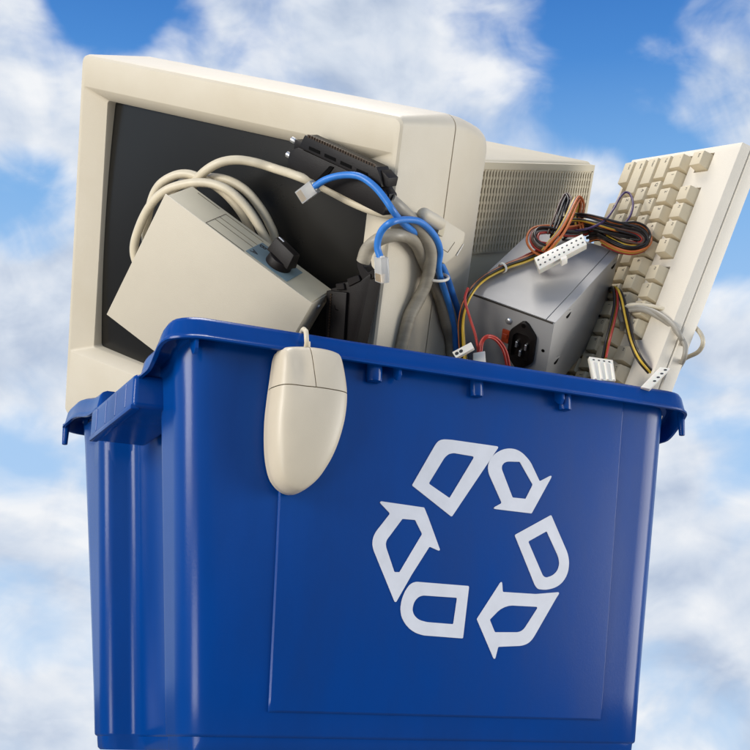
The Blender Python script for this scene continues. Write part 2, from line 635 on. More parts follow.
# --- moulded stubs under the front rim and drip tabs at the corners
def stub(x, z0, r, y=-0.0055):
    bm = bmesh.new()
    cyl(bm, (x, y, z0), (0, 0, 1), r * 0.9, 0.2935 - z0, 14, r)
    bevel(bm, 0.0008, 2, 50)
    finish('rim_stub', bm, 'blue_plastic', bin_)
def hook(x, z0, w=0.0028, ya=-0.0138, yb=0.002):
    bm = bmesh.new()
    prism(bm, [(x - w / 2, ya, 0.2830), (x - w / 2, ya, z0 + .004), (x - w / 2, ya + .003, z0), (x - w / 2, ya + .0065, z0 + .001), (x - w / 2, yb, 0.280), (x - w / 2, yb, 0.2865)], (w, 0, 0))
    bevel(bm, 0.0006, 2, 25)
    finish('rim_rib', bm, 'blue_plastic', bin_)
for x, z0 in ((0.154, 0.2690), (0.247, 0.2690), (0.333, 0.2685)):
    stub(x, z0, 0.0058 if x > .2 else 0.0068)
for x, z0 in ((0.0055, 0.2690), (0.173, 0.2715), (0.326, 0.2715)):
    hook(x, z0)
for x, y in ((BW + 0.0165, 0.006), (-0.0115, BD - 0.004)):
    bm = bmesh.new()
    cyl(bm, (x - 0.002, y, 0.264), (0, 0, 1), 0.0026, 0.020, 12, 0.0034)
    bevel(bm, 0.0008, 2, 50)
    finish('drip_tab', bm, 'blue_plastic', bin_)

# --- raised panel on the front face (local frame of the leaning face)
def fy(z, off=0.0, x=None):
    return BT * (1 - z / BH) - off - (bow(x, z) if x is not None else 0)
bm = bmesh.new()
pan = [(0.0855, 0.0170), (0.3790, 0.0170), (0.3973, 0.2930), (0.0792, 0.2930)]
NU, NV = 30, 26
def pan_pt(u, v, off):
    xa = pan[0][0] + (pan[3][0] - pan[0][0]) * v
    xb = pan[1][0] + (pan[2][0] - pan[1][0]) * v
    z = pan[0][1] + (pan[3][1] - pan[0][1]) * v
    x = xa + (xb - xa) * u
    return (x, fy(z, off, x), z)
us = [0, 0.0001, 0.0042] + [k / NU for k in range(1, NU)] + [0.9958, 0.9999, 1]
vs3 = [0, 0.0001, 0.0046] + [k / NV for k in range(1, NV)] + [0.999, 1]
gv = []
for jv, v in enumerate(vs3):
    row = []
    for iu, u in enumerate(us):
        edge = min(iu, len(us) - 1 - iu, jv)
        row.append(bm.verts.new(pan_pt(u, v, (-0.0010, 0.0008, 0.0019)[min(edge, 2)])))
    gv.append(row)
for jv in range(len(vs3) - 1):
    for iu in range(len(us) - 1):
        bm.faces.new((gv[jv][iu], gv[jv][iu + 1], gv[jv + 1][iu + 1], gv[jv + 1][iu]))
finish('front_panel', bm, 'blue_plastic', bin_, smooth=30)

# --- the recycling emblem: six white printed outlines
SYM = [
 [[(0.1924, 0.1918), (0.212, 0.2265), (0.2147, 0.2298), (0.2188, 0.2314), (0.227, 0.2318), (0.2709, 0.2312), (0.229, 0.1702)], [(0.2213, 0.218), (0.2269, 0.2214), (0.2481, 0.2205), (0.2264, 0.1849), (0.2071, 0.1946)]],
 [[(0.2655, 0.18), (0.2751, 0.1854), (0.261, 0.2097), (0.2613, 0.2177), (0.2662, 0.2244), (0.2743, 0.2293), (0.2825, 0.2313), (0.292, 0.2298), (0.3013, 0.2224), (0.311, 0.2067), (0.3241, 0.2138), (0.3039, 0.1795)], [(0.2736, 0.2138), (0.2751, 0.2177), (0.279, 0.2198), (0.2913, 0.2208), (0.3044, 0.2032), (0.2977, 0.1909), (0.2851, 0.1908)]],
 [[(0.3231, 0.18), (0.3412, 0.1486), (0.3425, 0.1388), (0.3387, 0.128), (0.3301, 0.1213), (0.32, 0.1187), (0.312, 0.1188), (0.3092, 0.1217), (0.2882, 0.1607)], [(0.3191, 0.1663), (0.3321, 0.1451), (0.3326, 0.1381), (0.3281, 0.1316), (0.3197, 0.1285), (0.3166, 0.1297), (0.3013, 0.1564)]],
 [[(0.2775, 0.1238), (0.2786, 0.1145), (0.3101, 0.1148), (0.3339, 0.1179), (0.3303, 0.1129), (0.3087, 0.0791), (0.3042, 0.075), (0.2978, 0.0731), (0.2764, 0.0714), (0.2737, 0.0605), (0.2557, 0.092)], [(0.2803, 0.1042), (0.3131, 0.1047), (0.2999, 0.0861), (0.2954, 0.0837), (0.2727, 0.0826), (0.2675, 0.0921)]],
 [[(0.197, 0.1175), (0.2473, 0.1172), (0.2438, 0.0764), (0.2083, 0.0771), (0.199, 0.0793), (0.1911, 0.086), (0.1874, 0.0937), (0.1881, 0.1029), (0.1915, 0.1116)], [(0.2051, 0.1074), (0.237, 0.1074), (0.2346, 0.0869), (0.2108, 0.0873), (0.2025, 0.0889), (0.1979, 0.094), (0.198, 0.0995), (0.2004, 0.1044)]],
 [[(0.1637, 0.177), (0.204, 0.1754), (0.2082, 0.1674), (0.2203, 0.1422), (0.2102, 0.1453), (0.1961, 0.1233), (0.1829, 0.1), (0.1614, 0.1402), (0.1605, 0.146), (0.1622, 0.152), (0.1745, 0.1682)], [(0.1853, 0.1649), (0.1966, 0.165), (0.2033, 0.1547), (0.1851, 0.1239), (0.1806, 0.1236), (0.172, 0.1429), (0.1721, 0.1469)]]]
for outer, inner in SYM:
    bm = bmesh.new()
    loops = []
    for L in (outer, inner):
        rad = []
        for i in range(len(L)):
            a, b, c = Vector(L[i - 1]), Vector(L[i]), Vector(L[(i + 1) % len(L)])
            turn = (b - a).angle(c - b)
            rad.append(0.02 if turn < math.radians(52) else 0.0011)
        R = rounded(L, rad, 4)
        loops.append([bm.verts.new((x, fy(z, 0.0025, x), z)) for x, z in R])
    es = []
    for lp in loops:
        for i in range(len(lp)):
            es.append(bm.edges.new((lp[i], lp[(i + 1) % len(lp)])))
    bmesh.ops.triangle_fill(bm, use_beauty=True, use_dissolve=False, edges=es)
    for f in bm.faces:
        if f.normal.y > 0:
            f.normal_flip()
    ex = bmesh.ops.extrude_face_region(bm, geom=bm.faces[:])
    for v in ex['geom']:
        if isinstance(v, bmesh.types.BMVert):
            v.co.y += 0.0008
    finish('recycling_arrow', bm, 'white_print', bin_, smooth=30)

# ================================================================== CRT MONITOR
MW, MH = 0.385, 0.370
FM = frame([[0.5256, 0.8388, -0.1422], [-0.7546, 0.3825, -0.5332], [-0.3928, 0.3875, 0.834]], [-0.0443, 0.2458, 0.6329])
mon = thing('crt_monitor', 'beige tube monitor with dark screen tilted forward in the back of the bin', 'monitor', FM)
def rr3(x0, x1, z0, z1, y, r, seg=6):
    return [(x, y, z) for x, z in rrect(x0, x1, z0, z1, r, seg)]
bm = bmesh.new()
rings = [rr3(.004, MW - .004, -MH + .004, -.004, 0.0798, .010),
         rr3(0, MW, -MH, 0, 0.0790, .012),
         rr3(0, MW, -MH, 0, 0.0055, .008),
         rr3(.0008, MW - .0008, -MH + .0008, -.0010, 0.0022, .007),
         rr3(.0026, MW - .0026, -MH + .0026, -.0032, 0.0004, .006),
         rr3(.0045, MW - .0045, -MH + .0055, -.0065, 0.0, .005),
         rr3(.0055, MW - .0055, -.3000, -.0300, 0.0, .0025),
         rr3(.0066, MW - .0066, -.2992, -.0308, 0.0004, .0025),
         rr3(.0280, MW - .0335, -.2925, -.0408, 0.0118, .0035),
         rr3(.0286, MW - .0341, -.2917, -.0414, 0.0135, .0035),
         rr3(.0288, MW - .0343, -.2914, -.0416, 0.0240, .0035)]
loft(bm, rings, cap0=True, cap1=False)
finish('bezel', bm, 'beige', mon, smooth=28)
# picture tube glass, gently bulging towards the viewer
bm = bmesh.new()
nx, nz = 24, 20
gv = []
for j in range(nz + 1):
    row = []
    for i in range(nx + 1):
        u, v = i / nx * 2 - 1, j / nz * 2 - 1
        x = MW / 2 - .0027 + u * .166
        z = -.1665 + v * .130
        y = 0.0150 + 0.0065 * (u * u) + 0.005 * (v * v) - 0.004
        row.append(bm.verts.new((x, y, z)))
    gv.append(row)
for j in range(nz):
    for i in range(nx):
        bm.faces.new((gv[j][i], gv[j][i + 1], gv[j + 1][i + 1], gv[j + 1][i]))
finish('screen', bm, 'screen_glass', mon, smooth=60, recalc=False)
# dark joint, then the rear shell
bm = bmesh.new()
loft(bm, [rr3(.0025, MW - .0025, -MH + .0025, -.0025, y, .010) for y in (0.0797, 0.0812)])
finish('joint', bm, 'dark_gap', mon)
bm = bmesh.new()
rings = [rr3(.003, MW - .003, -MH + .003, -.003, 0.0811, .010)]
for y, xl, xr, zb, zt, r in ((.0812, .0004, .0004, .0004, .0004, .012), (.098, .0006, .0004, .001, .0032, .012), (.116, .0015, .0005, .003, .0080, .012), (.130, .004, .0010, .006, .0120, .013), (.138, .008, .0022, .010, .0152, .014),
                             (.1435, .013, .0045, .016, .0195, .015), (.1465, .018, .0075, .022, .0240, .016), (.148, .024, .0120, .030, .0300, .018), (.1485, .05, .05, .06, .06, .02)):
    rings.append(rr3(xl, MW - xr, -MH + zb, -zt, y, r))
loft(bm, rings)
sh = finish('rear_shell', bm, 'beige', mon, smooth=50)
# finger notch on the shell's side
bm = bmesh.new()
box(bm, MW - .012, MW - .0028, .126, .1405, -.0690, -.0632)
bevel(bm, .001, 2)
finish('latch', bm, 'beige', sh)
# tube housing behind with its ventilated flank
bm = bmesh.new()
rings = [rr3(.016, MW - .0190, -.335, -.0440, 0.140, .006), rr3(.018, MW - .0200, -.325, -.0520, 0.300, .006), rr3(.022, MW - .0205, -.305, -.0567, 0.388, .006), rr3(.026, MW - .0245, -.30, -.0605, 0.392, .006)]
loft(bm, rings)
hs = finish('tube_housing', bm, 'beige_aged', mon, smooth=40)
def vz(y):   # top line of the vent field
    return -.0545 - (y - .18) * 0.060
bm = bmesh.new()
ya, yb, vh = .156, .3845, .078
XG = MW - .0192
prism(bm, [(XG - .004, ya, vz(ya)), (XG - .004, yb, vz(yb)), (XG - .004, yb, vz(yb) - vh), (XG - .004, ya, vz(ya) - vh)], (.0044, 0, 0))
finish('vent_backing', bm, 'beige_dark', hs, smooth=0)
bm = bmesh.new()
nc, nr = 42, 10
for i in range(nc + 1):
    y = ya + (yb - ya) * i / nc
    w = .00195
    z0 = vz(y)
    quad_hex(bm, [(XG, y - w, z0 - vh), (XG + .0032, y - w * .7, z0 - vh), (XG + .0032, y + w * .7, z0 - vh), (XG, y + w, z0 - vh), (XG, y - w, z0), (XG + .0032, y - w * .7, z0), (XG + .0032, y + w * .7, z0), (XG, y + w, z0)])
for j in range(nr + 1):
    dz = vh * j / nr
    w = .0013 if 0 < j < nr else .0016
    quad_hex(bm, [(XG, ya, vz(ya) - dz - w), (XG + .0026, ya, vz(ya) - dz - w), (XG + .0026, yb, vz(yb) - dz - w), (XG, yb, vz(yb) - dz - w), (XG, ya, vz(ya) - dz + w), (XG + .0026, ya, vz(ya) - dz + w), (XG + .0026, yb, vz(yb) - dz + w), (XG, yb, vz(yb) - dz + w)])
vg = finish('vent_grille', bm, 'beige_vent', hs, smooth=0)
vg['kind'] = 'stuff'
bm = bmesh.new()
for a, b in (((ya - .006, vz(ya) + .009), (yb + .006, vz(yb) + .009)),):
    prism(bm, [(XG - .002, ya - .01, vz(ya) + .0010), (XG - .002, yb + .004, vz(yb) + .0010), (XG - .002, yb + .004, vz(yb) + .0075), (XG - .002, ya - .01, vz(ya) + .0075)], (.0052, 0, 0))
    prism(bm, [(XG - .002, yb + .0016, vz(yb) + .0008), (XG - .002, yb + .0045, vz(yb) + .0008), (XG - .002, yb + .0045, vz(yb) - vh), (XG - .002, yb + .0016, vz(yb) - vh)], (.0050, 0, 0))
finish('vent_frame', bm, 'beige_aged', hs, smooth=0)

# ================================================================== SWITCH BOX
FB = frame([[0.7329, -0.1241, 0.669], [-0.3251, 0.7998, 0.5045], [-0.5976, -0.5873, 0.5458]], [0.0037, 0.0894, 0.4339])
sb = thing('switch_box', 'beige two-way switch box with black rotary knob, leaning against the dark screen', 'switch box', FB)
SA, SBb, SC = 0.155, 0.1313, 0.044
bm = bmesh.new()
box(bm, 0, SA, 0.0016, SBb, 0.0016, SC)
bevel(bm, 0.0009, 2)
finish('housing', bm, 'beige_box', sb)
bm = bmesh.new()
box(bm, -.0006, SA + .0006, -.0008, SBb, 0, 0.0014)
bevel(bm, 0.0006, 2)
finish('cover', bm, 'beige_box', sb)
pn = bbox('knob_panel', 'beige_panel', sb, 0.0012, SA - .0012, 0.0002, 0.0015, 0.0022, SC - .0012, 0.0004, 1)
for x0, x1, z0, z1 in ((.0410, .0414, .0040, .0375), (.0414, .0824, .0375, .0379), (.0414, .0824, .0036, .0040), (.0414, .0824, .0188, .0191), (.0414, .0824, .0268, .0271), (.010, .034, .0382, .0388)):
    bbox('engraved_line', 'beige_dark', pn, x0, x1, -.00012, .0004, z0, z1)
pl_ = bbox('label_plate', 'label_blue', sb, .0825, .1265, -.00035, .0003, .0055, .0355, 0.0003, 1)
for s, x, z in (('A', .0873, .0125), ('B', .0867, .0290)):
    o = bpy.data.objects.new('letter', text_mesh(s, .0095, .0001, 'ink'))
    COL.objects.link(o)
    o.parent = pl_
    # lies in the x-z plane facing -y
    o.matrix_local = Matrix.Translation((x, -.00055, z)) @ Matrix.Rotation(math.pi / 2, 4, 'X') @ Matrix.Rotation(math.radians(-90), 4, 'Z')
bm = bmesh.new()
cyl(bm, (.1085, .0, .0205), (0, -1, 0), .0118, .0075, 28, .0108)
bevel(bm, .0007, 2, 50)
kn = finish('knob', bm, 'black_plastic', sb)
bm = bmesh.new()
ang = math.radians(-16)
def kp(u, w, h):
    return (.1085 + u * math.cos(ang) - w * math.sin(ang), -h, .0205 + u * math.sin(ang) + w * math.cos(ang))
quad_hex(bm, [kp(-.0135, -.0062, .006), kp(.0135, -.0062, .006), kp(.0135, .0062, .006), kp(-.0135, .0062, .006), kp(-.0125, -.0042, .0195), kp(.0115, -.0042, .0195), kp(.0115, .0042, .0195), kp(-.0125, .0042, .0195)])
bevel(bm, .0012, 2, 30)
kg = finish('knob_grip', bm, 'black_plastic', kn)
bm = bmesh.new()
quad_hex(bm, [kp(-.0122, -.0007, .0193), kp(-.006, -.0007, .0193), kp(-.006, .0007, .0193), kp(-.0122, .0007, .0193), kp(-.0122, -.0007, .0199), kp(-.006, -.0007, .0199), kp(-.006, .0007, .0199), kp(-.0122, .0007, .0199)])
finish('pointer_line', bm, 'white_print', kn, smooth=0)
bm = bmesh.new()
cyl(bm, (SA - .0002, .012, .026), (1, 0, 0), .0028, .0014, 14, .0022)
finish('screw', bm, 'chrome', sb)
# ================================================================== CABLES (world points)
CABLE = {
 'coil': [(0.1135,0.1408,0.347),(0.0762,0.1874,0.3496),(0.0386,0.208,0.3784),(0.0171,0.205,0.4076),(0.0087,0.1989,0.4235),(0.0079,0.1833,0.4391),(0.0115,0.1643,0.454),(0.0192,0.1463,0.463),(0.0328,0.1292,0.4658),(0.0479,0.1136,0.4636),(0.0627,0.1025,0.4557),(0.0781,0.0977,0.4412),(0.094,0.0983,0.4212),(0.1098,0.1056,0.3987),(0.1212,0.1242,0.3713),(0.1035,0.1705,0.3538),(0.0667,0.2046,0.3674),(0.0354,0.2084,0.4022),(0.0185,0.1963,0.4341),(0.0146,0.1757,0.4579),(0.0165,0.1602,0.4717),(0.0245,0.1453,0.4776),(0.0346,0.1339,0.4776),(0.0459,0.1253,0.4717),(0.0611,0.1167,0.461),(0.0763,0.1132,0.4457),(0.0879,0.115,0.4297),(0.1004,0.1277,0.4045),(0.1055,0.1578,0.3742),(0.0869,0.1935,0.3693),(0.0586,0.2128,0.388),(0.036,0.2082,0.4218),(0.0279,0.1878,0.4524),(0.0309,0.1643,0.4705),(0.039,0.1445,0.477),(0.052,0.1273,0.4752),(0.065,0.1135,0.4701),(0.0792,0.1053,0.4603),(0.0919,0.103,0.4469),(0.1023,0.104,0.4333),(0.1104,0.109,0.4187),(0.1149,0.1295,0.3906)],
 'lead': [(0.048,0.1619,0.4517),(0.0432,0.149,0.4622),(0.0412,0.1326,0.4689),(0.0449,0.1172,0.4749),(0.0538,0.1039,0.4799),(0.0658,0.0943,0.4814),(0.0803,0.0859,0.4787),(0.0962,0.0761,0.472),(0.1046,0.0411,0.4522),(0.1254,0.0358,0.4444),(0.1425,0.0181,0.4284),(0.1573,-0.0012,0.4152),(0.1748,-0.0067,0.4139),(0.1975,0.0047,0.4199)],
 'greyA': [(0.1541,0.0192,0.3777),(0.1546,0.0111,0.3865),(0.1595,-0.0012,0.3919),(0.1724,-0.0045,0.3966),(0.1901,0.0066,0.4022),(0.2056,0.02,0.4017),(0.2191,0.0345,0.3963),(0.236,0.0513,0.3882),(0.2538,0.0692,0.3791),(0.2702,0.0878,0.3656),(0.2896,0.1114,0.3463)],
 'greyB': [(0.1578,-0.0222,0.4178),(0.1664,-0.0195,0.4145),(0.1808,-0.0094,0.4132),(0.1969,0.0018,0.4097),(0.2104,0.0129,0.4055),(0.2198,0.024,0.3984),(0.2244,0.0351,0.3874),(0.225,0.0444,0.3758),(0.2217,0.0508,0.3645),(0.2166,0.0569,0.35),(0.2158,0.0682,0.3285),(0.2156,0.0751,0.3149)],
 'blue': [(0.108,0.0182,0.4348),(0.1131,0.0075,0.4378),(0.1196,-0.0038,0.4382),(0.1267,-0.0155,0.4358),(0.1329,-0.0232,0.4314),(0.1406,-0.0296,0.4227),(0.1483,-0.0324,0.4128),(0.156,-0.0313,0.4045),(0.1686,-0.019,0.4038),(0.1853,-0.0045,0.4044),(0.2044,0.0124,0.4078),(0.2275,0.032,0.4043),(0.2482,0.0499,0.3955),(0.2694,0.0715,0.3815),(0.2853,0.0887,0.3701),(0.2913,0.094,0.3438)],
 'blue2': [(0.1578,-0.0061,0.3734),(0.1542,-0.0077,0.3808),(0.1525,-0.0129,0.3873),(0.153,-0.0198,0.3927),(0.1569,-0.028,0.3965),(0.1709,-0.0217,0.4036),(0.1879,-0.0129,0.4089),(0.2029,-0.0029,0.4092),(0.2167,0.0085,0.4065),(0.2269,0.0201,0.4011),(0.2313,0.0309,0.3918),(0.2415,0.045,0.3853),(0.2578,0.0636,0.3771),(0.2728,0.0814,0.366),(0.2898,0.1043,0.3464)],
 'plug1': [(0.1031,0.0316,0.4309),(0.108,0.0182,0.4348)],
 'plug2': [(0.1632,0.0026,0.3574),(0.1578,-0.0061,0.3734)],
 'tie': [(0.2335,0.0321,0.3871),(0.2309,0.0364,0.3807)],
 'mcord': [(0.0918,-0.016,0.285),(0.0892,-0.021,0.2896),(0.0888,-0.0205,0.2961),(0.0895,-0.0165,0.2985),(0.091,-0.01,0.3015),(0.0935,0.0,0.3015),(0.096,0.0085,0.296),(0.0985,0.013,0.28),(0.1,0.018,0.25)],
 'G1': [(0.3688,0.055,0.4381),(0.3609,0.0596,0.4382),(0.3516,0.0624,0.4355),(0.3352,0.0609,0.4261),(0.3197,0.0604,0.4182),(0.3033,0.058,0.4078),(0.2897,0.0547,0.3977),(0.2663,0.0324,0.3773),(0.2594,0.0345,0.363),(0.2611,0.0437,0.3495),(0.2662,0.0518,0.3343),(0.2728,0.06,0.3164)],
 'G2': [(0.3526,0.0488,0.433),(0.3585,0.0459,0.4419),(0.3661,0.0436,0.4524),(0.375,0.0447,0.4675),(0.3863,0.0506,0.4861),(0.3954,0.0567,0.4974),(0.4005,0.0593,0.4933),(0.3987,0.0608,0.4781),(0.3984,0.0576,0.4646)],
 'G2b': [(0.3587,0.053,0.4375),(0.3497,0.0559,0.4398),(0.3477,0.0611,0.4482),(0.3538,0.0649,0.4587),(0.3651,0.0635,0.4624),(0.3778,0.0607,0.4618),(0.3938,0.0592,0.4643),(0.413,0.0617,0.473)],
 'G2c': [(0.3677,0.0592,0.4553),(0.3778,0.0653,0.4736),(0.3906,0.0749,0.4972),(0.3983,0.0789,0.5087),(0.3983,0.0709,0.4993),(0.3919,0.0655,0.4836),(0.3995,0.062,0.4766),(0.4117,0.0567,0.473)],
 'G3': [(0.3862,0.0697,0.4666),(0.3982,0.0653,0.4735),(0.4083,0.0551,0.4727),(0.4185,0.0439,0.4676),(0.4309,0.0359,0.464),(0.4438,0.0317,0.4619),(0.4503,0.0299,0.4565),(0.4476,0.0313,0.4504),(0.4385,0.0376,0.4519),(0.4276,0.0475,0.4584),(0.4193,0.0579,0.4666),(0.4096,0.0607,0.4638)],
 'G3b': [(0.3783,0.0696,0.4691),(0.3936,0.0666,0.4792),(0.4038,0.055,0.4769),(0.4132,0.0427,0.4702),(0.4272,0.0369,0.4667),(0.4433,0.0367,0.4708),(0.4543,0.0358,0.4685),(0.4573,0.0327,0.4598),(0.4512,0.03,0.4506),(0.4394,0.0331,0.4455),(0.4289,0.0404,0.4491),(0.4214,0.0516,0.4587)],
 'purple': [(0.3793,0.0631,0.4589),(0.3923,0.057,0.4642),(0.4014,0.0457,0.4649),(0.4126,0.0387,0.4716),(0.4249,0.0405,0.4859),(0.4371,0.0467,0.5021),(0.4483,0.0517,0.5131),(0.4517,0.0485,0.511),(0.4494,0.0414,0.4984),(0.4432,0.0372,0.4842),(0.4369,0.0372,0.4748),(0.4288,0.0391,0.4668)],
 'G5a': [(0.4595,0.107,0.4217),(0.4462,0.0803,0.4206),(0.4293,0.0496,0.4091),(0.4253,0.0435,0.3918),(0.416,0.0383,0.3693),(0.4008,0.0247,0.347),(0.3967,0.0244,0.3312)],
 'G5b': [(0.4615,0.1066,0.4198),(0.448,0.0796,0.4197),(0.4318,0.0483,0.4092),(0.4305,0.0396,0.3964),(0.4304,0.0345,0.3772),(0.428,0.0239,0.3508),(0.4238,0.0079,0.3299),(0.4371,0.0088,0.3189)],
 'G6a': [(0.2599,0.03,0.3763),(0.2566,0.0295,0.3647),(0.2625,0.0314,0.3498),(0.2693,0.033,0.3341),(0.2738,0.0358,0.3184)],
 'G6b': [(0.2742,0.0356,0.3184),(0.2745,0.0318,0.3301),(0.2786,0.0284,0.3347),(0.2909,0.0339,0.3349),(0.3011,0.0374,0.3264),(0.3091,0.0442,0.3111)],
 'kcordA': [(0.4332,0.0445,0.3767),(0.4299,0.0424,0.3883),(0.4373,0.028,0.3871),(0.4449,0.0104,0.3783),(0.4474,-0.0083,0.3627),(0.4512,-0.0163,0.347),(0.4745,0.0115,0.3447),(0.4638,0.0091,0.3321),(0.4464,0.0034,0.3217),(0.431,-0.0029,0.3106)],
 'kcordB': [(0.4398,0.0538,0.3725),(0.4338,0.0417,0.3847),(0.4398,0.0225,0.383),(0.4468,0.006,0.3715),(0.4515,-0.0083,0.3568),(0.4552,-0.0164,0.341),(0.456,-0.0132,0.3299),(0.4737,0.0173,0.3299),(0.4811,0.0389,0.3209)],
 'kcordC': [(0.435,0.0527,0.3833),(0.4334,0.0347,0.3895),(0.4443,0.0193,0.3866),(0.4571,0.0042,0.3793),(0.47,-0.0045,0.3693),(0.4782,-0.0103,0.3575),(0.4787,-0.0129,0.3473),(0.4819,-0.0017,0.3423),(0.485,0.019,0.3425),(0.4942,0.0479,0.3434)],
}

def to_local(F, pts):
    inv = F.inverted()
    return [inv @ Vector(p) for p in pts]
def wfinish(name, bm, mt, parent, F, smooth=35):
    """mesh built in world coordinates, stored relative to its thing"""
    o = finish(name, bm, mt, parent, smooth)
    o.data.transform(F.inverted())
    return o
VIEW = fwd.copy()

def quad_block(bm, q, depth, inset=0.0):
    """box behind a quad (p0 p1 p2 p3 in order), depth along the quad's normal away from the viewer"""
    p = [Vector(v) for v in q]
    n = (p[1] - p[0]).cross(p[3] - p[0]).normalized()
    if n.dot(VIEW) < 0:
        n = -n
    back = (n + ((p[0] + p[2]) / 2 - CAM_POS).normalized() * 1.6).normalized()
    quad_hex(bm, [*p, *[v + back * depth for v in p]])
    return n
def quad_pt(q, u, v):
    p = [Vector(x) for x in q]
    return (p[0] * (1 - u) + p[1] * u) * (1 - v) + (p[3] * (1 - u) + p[2] * u) * v

# ---------------- beige coiled cable with its connector hood
F0 = Matrix.Translation(Vector(CABLE['coil'][0]))
bc = thing('coiled_cable', 'thick beige cable coiled in loops behind the switch box', 'cable', F0)
path = CABLE['coil'] + [(0.09, 0.152, 0.41), (0.068, 0.165, 0.432)] + CABLE['lead'] + [(0.2080, 0.0110, 0.4190)]
cable('cord', 'beige_cable', bc, to_local(F0, path), 0.0040, 12, 8)
def MP(x, y, z):
    return FM @ Vector((x, y, z))
bm = bmesh.new()
hood = [(.0456 + (y - .0456) * .80, z) for y, z in ((0.0560, -0.0820), (0.1002, -0.0989), (0.0983, -0.1077), (0.0857, -0.1191), (0.0707, -0.1257), (0.054, -0.1186), (0.0456, -0.096))]
va = [bm.verts.new(MP(MW + .0012, y, z)) for y, z in hood]
hh_ = lambda y, z: .0085 + (y - .045) * .20 + (-.083 - z) * .10
vb = [bm.verts.new(MP(MW + hh_(y, z), y, z)) for y, z in hood]
bm.faces.new(va); bm.faces.new(vb[::-1])
for k in range(len(va)):
    bm.faces.new((va[k], vb[k], vb[(k + 1) % len(va)], va[(k + 1) % len(va)]))
bevel(bm, .0020, 2, 25)
hd = wfinish('connector_hood', bm, 'beige', bc, F0)
bm = bmesh.new()
for a, b, w in (((.0600, -.1110), (.0680, -.1150), .00025), ((.0680, -.1150), (.0760, -.1065), .00025)):
    a, b = Vector(a), Vector(b)
    d = (b - a).normalized()
    nn = Vector((-d.y, d.x)) * w
    prism(bm, [MP(MW + hh_(*q) - .0006, *q) for q in (a + nn, b + nn, b - nn, a - nn)], MP(.0008, 0, 0) - MP(0, 0, 0))
wfinish('hood_seam', bm, 'beige_dark', hd, F0, 0)
bm = bmesh.new()
prism(bm, [MP(MW + .0100, y, z) for y, z in ((.0790, -.1180), (.0876, -.1086), (.0888, -.1090), (.0802, -.1187))], MP(MW + .0190, 0, 0) - MP(MW + .0100, 0, 0))
wfinish('metal_edge', bm, 'chrome', hd, F0, 0)
bm = bmesh.new()
a, b = MP(MW + .0170, .0160, -.0760), MP(MW + .0185, .0500, -.0893)
fr_ = [0, .006, .025, .06, .11, .18, .5, .82, .89, .94, .975, .994, 1]
tube(bm, [a + (b - a) * t for t in fr_], lambda t: .0060 * max(.12, math.sqrt(max(0, 1 - max(0, 1 - min(fr_[round(t * 12)], 1 - fr_[round(t * 12)]) / .18) ** 2))), 18)
wfinish('thumb_screw', bm, 'beige', bc, F0, 50)
bm = bmesh.new()
quad_hex(bm, [MP(MW + .006, .045, -.084), MP(MW + .006, .060, -.088), MP(MW + .006, .058, -.101), MP(MW + .006, .043, -.096), MP(MW + .020, .045, -.084), MP(MW + .016, .060, -.088), MP(MW + .016, .058, -.101), MP(MW + .020, .043, -.096)])
bevel(bm, .0012, 2, 25)
wfinish('screw_collar', bm, 'beige_panel', bc, F0)

# ---------------- grey data cable with two black multi-pin connectors
F1 = Matrix.Translation(Vector(CABLE['greyB'][-1]))
gc = thing('data_cable', 'thick grey data cable with two large black pin connectors, bundled before the monitor', 'cable', F1)
path = CABLE['greyA'] + [(0.292, 0.118, 0.29), (0.262, 0.100, 0.245), (0.228, 0.080, 0.265)] + CABLE['greyB'][::-1]
bm = bmesh.new()
sp = spline(to_local(F1, path), 9)
tube(bm, sp, lambda t: .0057 + .0002 * math.sin(40 * t), 14)
finish('cord', bm, 'grey_cable', gc, smooth=60)

def mprism(bm, pts, y0, y1):
    prism(bm, [MP(x, y0, z) for x, z in pts], MP(0, y1, 0) - MP(0, y0, 0))
# connector lying across the top right of the screen
H1 = [(0.2899, -0.0425), (0.2976, -0.0391), (0.3451, -0.0473), (0.3733, -0.0523), (0.3872, -0.0554), (0.3925, -0.0601), (0.3945, -0.073), (0.3925, -0.0778), (0.3836, -0.0762), (0.319, -0.0632), (0.2889, -0.0568), (0.2879, -0.052)]
bm = bmesh.new()
mprism(bm, H1, -.0230, -.0075)
bevel(bm, .0011, 2, 20)
c1 = wfinish('connector', bm, 'black_plastic', gc, F1)
c1['label'] = 'black connector lying across the top right of the screen'
bm = bmesh.new()
mprism(bm, [(0.3066, -0.0270), (0.3829, -0.0398), (0.3875, -0.0470), (0.3901, -0.0546), (0.3028, -0.0387), (0.3016, -0.0369)], -.0262, -.0100)
bevel(bm, .0008, 2, 20)
st = wfinish('pin_shroud', bm, 'black_plastic', c1, F1)
bm = bmesh.new()
for k in range(26):
    t = (k + .5) / 26
    x = 0.3095 + (0.3815 - 0.3095) * t
    z = -0.0268 + (-0.0390 + 0.0268) * t
    mprism(bm, [(x - .0009, z + .0010), (x + .0009, z + .0007), (x + .0009, z - .0016), (x - .0009, z - .0013)], -.0268, -.0250)
pn_ = wfinish('pin_row', bm, 'contact', c1, F1, 0)
pn_['kind'] = 'stuff'
for k in range(4):
    bm = bmesh.new()
    x = 0.3125 + .0170 * k
    z = -0.0366 - .0030 * k
    mprism(bm, [(x, z + .0012), (x + .0118, z - .0007), (x + .0118, z - .0034), (x, z - .0015)], -.0266, -.0252)
    wfinish('key_slot', bm, 'black_matte', c1, F1, 0)
bm = bmesh.new()
mprism(bm, [(0.3337, -0.0479), (0.3385, -0.0482), (0.3280, -0.0632), (0.3206, -0.0628)], -.0238, -.0220)
